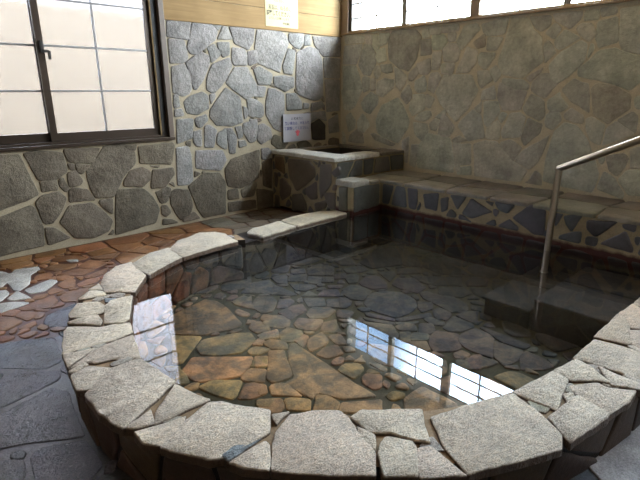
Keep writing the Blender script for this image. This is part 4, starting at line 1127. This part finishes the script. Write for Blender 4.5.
# --------------------------------------------------------- ledge, tub, steps
def ledge():
    t = empty('stone_ledge', (-.4, -3, 0)); tag(t, 'low stone ledge along the right wall with flat slabs on top', 'ledge', kind='thing')
    bm = bmesh.new()
    H = .325
    P = [(LEDGE_X, -6.6), (-.016, -6.6), (-.016, -1.17), (-1.245, -1.17), (-1.245, BACK_Y), (LEDGE_X, BACK_Y)]
    bm_prism(bm, P, POOL_Z - .05, H)
    from_bm('mortar_body', bm, M['mortar_ledge'], t)
    rng = random.Random(41); known = []
    bm, lay = new_stone_bm()
    dk = (.075, .08, .085)
    for i, (f, Q) in enumerate(traced('ledge')):
        known.append(Q); add_stone(bm, lay, Q, lambda u, v, z: (LEDGE_X - z, u, v), .014, .014, .02, vary(dk, rng, .2, .06), i + 10)
    for i, Q in enumerate(fill2((-6.55, .06, BACK_Y - .02, .315), known, .2, .03, rng, None, .85)):
        add_stone(bm, lay, Q, lambda u, v, z: (LEDGE_X - z, u, v), .012, .014, .02, vary(dk, rng, .2, .06), i + 100)
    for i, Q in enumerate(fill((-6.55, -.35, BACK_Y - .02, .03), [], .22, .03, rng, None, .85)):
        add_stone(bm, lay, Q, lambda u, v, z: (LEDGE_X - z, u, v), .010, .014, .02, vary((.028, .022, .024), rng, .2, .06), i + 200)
    for i, Q in enumerate([[(-1.225, .03), (LEDGE_X - .03, .05), (LEDGE_X - .03, .30), (-1.225, .31)], [(-1.22, -.3), (-1.0, -.3), (-1.0, -.01), (-1.22, -.01)], [(-.98, -.3), (-.81, -.3), (-.81, -.01), (-.98, -.01)]]):
        add_stone(bm, lay, Q, lambda u, v, z: (u, BACK_Y - z, v), .014, .014, .02, vary(dk, rng, .1, .06), i + 300)
    finish('front_facing', bm, [M['dark_stone']], t)
    bm, lay = new_stone_bm()
    y = -1.17
    tops = []
    while y > -6.1:
        w = rng.uniform(.32, .6); xm = rng.uniform(-.5, -.36)
        s = rng.uniform(-.05, .05)
        tops.append([(LEDGE_X - .015, y - w + .012), (xm - s, y - w + .012 + s), (xm + s, y - s), (LEDGE_X - .015, y)])
        tops.append([(xm + .03 - s, y - w + .012 + s), (-.03, y - w + .012), (-.03, y), (xm + .03 + s, y - s)])
        y -= w + .012
    for i, Q in enumerate(tops):
        d = i % 2
        add_stone(bm, lay, Q, lambda u, v, z: (u, v, H - .004 + z), .026, .012, .01, vary((.13, .125, .115) if d else (.20, .19, .165), rng, .2), i + 400, tilt=.08, relief=.006)
    for i, Q in enumerate([[(-.965, BACK_Y - .01), (LEDGE_X - .03, BACK_Y - .01), (LEDGE_X - .03, -1.19), (-.965, -1.19)]]):
        add_stone(bm, lay, Q, lambda u, v, z: (u, v, H - .004 + z), .026, .012, .01, (.2, .19, .165), i + 600, tilt=.05)
    finish('top_slab', bm, [M['ledge_top']], t)
    bm, lay = new_stone_bm()
    add_stone(bm, lay, [(-1.265, BACK_Y - .015), (-.985, BACK_Y - .015), (-.975, -1.17), (-1.262, -1.17)], lambda u, v, z: (u, v, H - .004 + z), .05, .010, .01, (.42, .41, .37), 7, seg=.03, tilt=.03, relief=.006)
    o = finish('cap_slab', bm, [M['cap_stone']], t); o['label'] = 'pale raised slab on the corner of the ledge'

def tub():
    t = empty('hot_tub_basin', (-.62, -.58, 0)); tag(t, 'square raised stone basin in the corner with pale slabs on its edge', 'basin', kind='thing')
    X0, Y0, H = -1.245, -1.155, .575
    bm = bmesh.new()
    hx0, hx1, hy0, hy1 = -.96, -.18, -.93, -.16
    bm_box(bm, (X0, Y0, -.1), (hx0, -.018, H)); bm_box(bm, (hx1, Y0, -.1), (-.016, -.018, H))
    bm_box(bm, (hx0, Y0, -.1), (hx1, hy0, H)); bm_box(bm, (hx0, hy1, -.1), (hx1, -.018, H)); bm_box(bm, (hx0, hy0, -.1), (hx1, hy1, .12))
    from_bm('mortar_body', bm, M['mortar_ledge_dry'], t)
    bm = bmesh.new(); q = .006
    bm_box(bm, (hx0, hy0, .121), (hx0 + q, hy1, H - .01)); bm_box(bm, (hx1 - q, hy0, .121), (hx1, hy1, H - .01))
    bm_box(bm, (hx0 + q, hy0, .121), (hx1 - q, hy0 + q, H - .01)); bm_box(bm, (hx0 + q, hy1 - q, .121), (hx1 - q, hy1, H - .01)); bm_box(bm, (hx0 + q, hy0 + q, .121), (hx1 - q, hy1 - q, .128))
    from_bm('inner_lining', bm, M['lining'], t)  # near-black lining added so the basin hole looks dark
    rng = random.Random(51)
    bm, lay = new_stone_bm(); known = []
    for i, (f, P) in enumerate(traced('tub')):
        known.append(P); c = vary((.085, .073, .055), rng, .2, .06)
        if i == 1: c = (.085, .062, .036)
        if i == 0: c = (.10, .06, .025)
        P2 = [(min(max(u, -1.42), -.02), min(max(v, -.13), .55)) for u, v in P]
        add_stone(bm, lay, P2, lambda u, v, z: (X0 - z, u, v), .014, .014, .02, c, i + 10)
    for i, P in enumerate(fill((-1.40, -.1, -.02, .56), known, .11, .025, rng, lambda x, y: x < -1.15 and y > .30)):
        add_stone(bm, lay, P, lambda u, v, z: (X0 - z, u, v), .012, .012, .02, vary((.075, .072, .062), rng, .2), i + 60)
    finish('side_facing', bm, [M['dark_stone']], t)
    bm, lay = new_stone_bm()
    for i, P in enumerate(fill((X0 + .02, .35, -.02, .555), [], .19, .025, rng, None, 1.0)):
        add_stone(bm, lay, P, lambda u, v, z: (u, Y0 - z, v), .013, .012, .02, vary((.075, .078, .075), rng, .2), i + 160)
    finish('front_facing', bm, [M['dark_stone']], t)
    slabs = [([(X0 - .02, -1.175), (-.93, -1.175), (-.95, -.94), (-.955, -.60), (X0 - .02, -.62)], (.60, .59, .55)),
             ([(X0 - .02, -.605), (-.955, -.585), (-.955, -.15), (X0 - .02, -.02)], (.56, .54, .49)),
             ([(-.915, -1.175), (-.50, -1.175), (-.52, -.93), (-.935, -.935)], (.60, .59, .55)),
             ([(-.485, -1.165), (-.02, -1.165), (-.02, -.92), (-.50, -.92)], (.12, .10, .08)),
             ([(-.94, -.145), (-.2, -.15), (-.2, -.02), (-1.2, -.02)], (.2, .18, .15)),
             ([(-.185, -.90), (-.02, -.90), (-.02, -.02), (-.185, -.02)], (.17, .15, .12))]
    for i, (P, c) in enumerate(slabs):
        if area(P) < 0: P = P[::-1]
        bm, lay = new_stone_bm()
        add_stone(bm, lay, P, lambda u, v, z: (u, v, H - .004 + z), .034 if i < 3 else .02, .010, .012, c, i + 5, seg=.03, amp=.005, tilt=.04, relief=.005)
        o = finish('edge_slab', bm, [M['cap_stone']], t)
    bm = bmesh.new(); bm.faces.new([bm.verts.new(q) for q in ((hx0, hy0, .40), (hx1, hy0, .40), (hx1, hy1, .40), (hx0, hy1, .40))])
    o = from_bm('tub_water', bm, M['water']); tag(o, 'dark hot water standing inside the corner basin', 'water', kind='stuff')

def steps():
    s = empty('submerged_steps', (-1.25, -3.75, POOL_Z)); tag(s, 'two dim stone steps under the water beside the handrail', 'steps', kind='thing')
    rng = random.Random(61)
    bm = bmesh.new(); bm_box(bm, (-1.76, -3.68, POOL_Z), (LEDGE_X - .012, -3.33, -.215)); from_bm('riser_block', bm, M['mortar_wet'], s)
    bm = bmesh.new(); bm_box(bm, (-1.76, -4.27, POOL_Z), (LEDGE_X - .012, -3.70, -.115)); from_bm('riser_block', bm, M['mortar_wet'], s)
    for ya, yb, z in ((-3.69, -3.31, -.215), (-4.26, -3.70, -.115)):
        for xa, xb in ((-1.79, -1.28), (-1.265, LEDGE_X - .02)):
            bm, lay = new_stone_bm()
            add_stone(bm, lay, [(xa, ya), (xb, ya), (xb, yb), (xa, yb)], lambda u, v, zz: (u, v, z - .002 + zz), .018, .010, .0, vary((.05, .04, .032), rng, .1), int(-xa * 50), tilt=.04)
            finish('tread', bm, [M['pool_stone']], s)

def handrail():
    h = empty('handrail', (-.93, -3.42, -.2)); tag(h, 'bent stainless steel handrail rising out of the water by the ledge', 'handrail', kind='thing')
    r = .026
    A = (-.925, -3.415, -.20); B = (-.935, -3.425, .70); C = (-1.06, -4.25, 1.105); D = (-1.07, -4.47, 1.12); E = (-1.07, -4.47, .05)
    bm = bmesh.new(); bm_tube(bm, [A, B], r); from_bm('post', bm, M['steel'], h, .6)
    bm = bmesh.new()
    bmesh.ops.create_uvsphere(bm, u_segments=20, v_segments=12, radius=r * 1.02)
    bmesh.ops.translate(bm, verts=bm.verts, vec=B)
    from_bm('elbow', bm, M['steel'], h, .6)
    bm = bmesh.new(); bm_tube(bm, [B, C, D], r); from_bm('rail', bm, M['steel'], h, .6)
    bm = bmesh.new(); bm_tube(bm, [D, E], r); from_bm('post', bm, M['steel'], h, .6)
    bm = bmesh.new(); bm_tube(bm, [(A[0], A[1], -.20), (A[0], A[1], -.192)], .034); from_bm('base_flange', bm, M['steel'], h, .6)

def water():
    pts = [(p[0] , p[1]) for p in IN] + [(LEDGE_X, -4.27), (LEDGE_X, BACK_Y), (-2.6, BACK_Y)]
    m = strip_map(IN, IN_L, 1)
    pts = [m(IN_L * i / (NS - 1), 0, -.022)[:2] for i in range(NS)] + [(LEDGE_X + .0, -4.25), (LEDGE_X + .0, BACK_Y), (-2.60, BACK_Y)]
    bm = bmesh.new()
    vs = [bm.verts.new((x, y, 0)) for x, y in pts]
    for tri in tessellate_polygon([[Vector((x, y, 0)) for x, y in pts]]):
        f = bm.faces.new([vs[i] for i in tri]); f.normal_update()
        if f.normal.z < 0: f.normal_flip()
    me = bpy.data.meshes.new('bath_water'); bm.to_mesh(me); bm.free()
    o = link('bath_water', me, M['water'])
    tag(o, 'still dark bath water mirroring the windows inside the curved rim', 'water', kind='stuff')

# -------------------------------------------------------------------- signs
def text(name, s, size, loc, mat, parent, bold=0.0, align='CENTER', width=None):
    c = bpy.data.curves.new(name, 'FONT'); c.body = s; c.size = size; c.align_x = align; c.offset = bold
    o = bpy.data.objects.new(name, c); COL.objects.link(o); bpy.context.view_layer.update()
    me = bpy.data.meshes.new_from_object(o.evaluated_get(bpy.context.evaluated_depsgraph_get()))
    bpy.data.objects.remove(o); bpy.data.curves.remove(c)
    k = 1
    if width:
        w = max(v.co.x for v in me.vertices) - min(v.co.x for v in me.vertices); k = width / w
    for v in me.vertices:
        x, y = v.co.x * k, v.co.y
        v.co = (loc[0] + x, loc[1], loc[2] + y)
    return link(name, me, mat, parent)

def signs():
    a = empty('notice_sheet', (-1.03, -.02, 2.045)); tag(a, 'cream paper notice with black writing pinned to the pine boards', 'notice', kind='thing')
    y = -.0165
    bm = bmesh.new(); bm_box(bm, (-1.277, y - .001, 2.047), (-.78, y + .0008, 2.44)); from_bm('paper', bm, M['paper_cream'], a)
    yt = y - .0018; cx = -1.03
    text('lettering', '湯量の調整は', .04, (cx - .06, yt, 2.375), M['ink'], a, 0, width=.22)
    text('lettering', 'ください。', .036, (cx - .03, yt, 2.322), M['ink'], a, 0, width=.15)
    text('lettering', '湯温は、ぬるめに', .06, (cx - .03, yt, 2.236), M['ink'], a, 0, width=.35)
    text('lettering', '調整してください。', .062, (cx - .04, yt, 2.172), M['ink'], a, .0012, width=.36)
    text('lettering', 'よろしくお願いします。', .036, (cx - .03, yt, 2.128), M['ink'], a, 0, width=.32)
    text('lettering', '中の温泉', .032, (cx + .07, yt, 2.078), M['ink'], a, .001, width=.12)
    b = empty('bathing_sign', (-.835, -.03, .69)); tag(b, 'white laminated sign with blue writing and a red hand above the basin', 'sign', kind='thing')
    y = -.034
    bm = bmesh.new(); bm_box(bm, (-1.07, y - .0015, .684), (-.60, y + .0015, 1.03)); from_bm('paper', bm, M['paper_white'], b)
    yt = y - .0026; cx = -.835
    text('lettering', 'お客様方に', .038, (cx + .0, yt, .958), M['ink'], b, .0, width=.20)
    text('lettering', '熱い場合は、水を入れ', .045, (cx, yt, .898), M['ink_blue'], b, .0006, width=.415)
    text('lettering', 'て調整してください。', .045, (cx, yt, .835), M['ink_blue'], b, .0006, width=.41)
    # little red open hand
    bm = bmesh.new()
    lift = [0]
    def leaf(px, pz, ang, L, w):
        pts = []; lift[0] += 1
        for k in range(14):
            q = 2 * PI * k / 14; u = math.cos(q) * w; v = math.sin(q) * L
            pts.append(bm.verts.new((px + u * math.cos(ang) + v * math.sin(ang), yt - .0003 * lift[0], pz - u * math.sin(ang) + v * math.cos(ang))))
        bm.faces.new(pts)
    leaf(cx + .003, .772, 0, .023, .022)
    for ang, L in ((-.75, .028), (-.35, .03), (0, .034), (.35, .03), (.75, .028)):
        leaf(cx + .003 + math.sin(ang) * .036, .772 + math.cos(ang) * .034, ang, L * .8, .0075)
    me = bpy.data.meshes.new('hand_mark'); bm.to_mesh(me); bm.free(); o = link('hand_mark', me, M['ink_red'], b); o['label'] = 'small red hand'
    # tape tabs hold the sign off the stones
    for x in (-1.05, -.62):
        for z in (.705, 1.01): box('adhesive_pad', (x - .015, y + .0015, z - .012), (x + .015, -.0, z + .012), M['paper_white'], b)

# ------------------------------------------------------------------ outside
def outside():
    o = box('wall_garden', (-16, 5.0, -.6), (9, 5.2, GARDEN_H), M['garden_wall']); tag(o, 'beige garden wall outside the frosted window', 'garden wall', kind='structure')
    o = box('ground_outside', (-30, .31, -.7), (30, 30, -.6), M['ground']); tag(o, 'gravel ground outside', 'ground', kind='structure')
    w = bpy.data.worlds.new('overcast_sky'); bpy.context.scene.world = w; w.use_nodes = True
    t = w.node_tree; t.nodes.clear()
    out = t.nodes.new('ShaderNodeOutputWorld'); bg = t.nodes.new('ShaderNodeBackground'); bg.inputs[1].default_value = SKY
    tc = t.nodes.new('ShaderNodeTexCoord'); nz = t.nodes.new('ShaderNodeTexNoise'); nz.inputs['Scale'].default_value = 1.6; nz.inputs['Detail'].default_value = 4
    t.links.new(tc.outputs['Generated'], nz.inputs['Vector'])
    rp = t.nodes.new('ShaderNodeValToRGB'); rp.color_ramp.elements[0].position = .42; rp.color_ramp.elements[1].position = .58
    rp.color_ramp.elements[0].color = (.62, .80, 1, 1); rp.color_ramp.elements[1].color = (1, 1, 1, 1)
    t.links.new(nz.outputs['Fac'], rp.inputs['Fac']); 
    dt = t.nodes.new('ShaderNodeVectorMath'); dt.operation = 'DOT_PRODUCT'; dt.inputs[1].default_value = Vector((.628, .628, .459)).normalized()
    t.links.new(tc.outputs['Generated'], dt.inputs[0])
    ad = t.nodes.new('ShaderNodeMath'); ad.operation = 'MULTIPLY_ADD'; ad.inputs[1].default_value = .008; t.links.new(nz.outputs['Fac'], ad.inputs[0]); t.links.new(dt.outputs['Value'], ad.inputs[2])
    r2 = t.nodes.new('ShaderNodeValToRGB'); r2.color_ramp.elements[0].position = .984; r2.color_ramp.elements[1].position = .990
    sb = t.nodes.new('ShaderNodeMath'); sb.operation = 'SUBTRACT'; sb.inputs[1].default_value = .004; t.links.new(ad.outputs[0], sb.inputs[0]); t.links.new(sb.outputs[0], r2.inputs['Fac'])
    mb = t.nodes.new('ShaderNodeMix'); mb.data_type = 'RGBA'; mb.inputs[7].default_value = (.062, .095, .15, 1)
    t.links.new(r2.outputs[0], mb.inputs[0]); t.links.new(rp.outputs[0], mb.inputs[6]); t.links.new(mb.outputs[2], bg.inputs[0])
    t.links.new(bg.outputs[0], out.inputs[0])
    w.cycles.sampling_method = 'MANUAL'; w.cycles.sample_map_resolution = 256
    def portal(name, loc, rot, sx, sy):
        l = bpy.data.lights.new(name, 'AREA'); l.shape = 'RECTANGLE'; l.size = sx; l.size_y = sy; l.cycles.is_portal = True
        o = bpy.data.objects.new(name, l); COL.objects.link(o); o.location = loc; o.rotation_euler = rot
    portal('window_portal', (.27, -3.45, 2.43), (0, PI / 2, 0), .75, 6.7)
    portal('window_portal', (-3.63, .25, 1.62), (-PI / 2, 0, 0), 2.1, 1.55)

# ------------------------------------------------------------------- camera
def camera():
    f, yaw, pitch, roll = 485.8876, .746356, .295804, -.0036979
    cd = bpy.data.cameras.new('camera'); cam = bpy.data.objects.new('camera', cd); COL.objects.link(cam)
    cd.sensor_width = 36; cd.sensor_fit = 'HORIZONTAL'; cd.lens = f * 36 / 640; cd.clip_start = .02
    F = Vector((math.sin(yaw) * math.cos(pitch), math.cos(yaw) * math.cos(pitch), -math.sin(pitch)))
    r = Vector((math.cos(yaw), -math.sin(yaw), 0)); u = r.cross(F)
    c, s = math.cos(roll), math.sin(roll)
    R, U = c * r + s * u, -s * r + c * u
    from mathutils import Matrix
    m = Matrix((R, U, -F)).transposed().to_4x4(); m.translation = Vector((-5.02546, -4.99329, 1.3))
    cam.matrix_world = m
    bpy.context.scene.camera = cam

M['mortar_ledge_dry'] = mortar_mat('basin_mortar', lin(150, 136, 106), .75)
wall_back(); wall_right(); other_shell(); window_left(); window_right(); floor(); pool_floor()
rim(); edge_slab(); ledge(); tub(); steps(); handrail(); water(); signs(); outside(); camera()

sc = bpy.context.scene
sc.view_settings.view_transform = 'Standard'; sc.view_settings.look = 'None'
sc.view_settings.gamma = 1; sc.view_settings.use_curve_mapping = False; sc.view_settings.exposure = EXPOSURE
sc.cycles.use_denoising = True
sc.cycles.max_bounces = 10; sc.cycles.diffuse_bounces = 5; sc.cycles.glossy_bounces = 5; sc.cycles.transmission_bounces = 8; sc.cycles.transparent_max_bounces = 12
sc.cycles.sample_clamp_indirect = 8
sc.cycles.caustics_reflective = True; sc.cycles.caustics_refractive = True
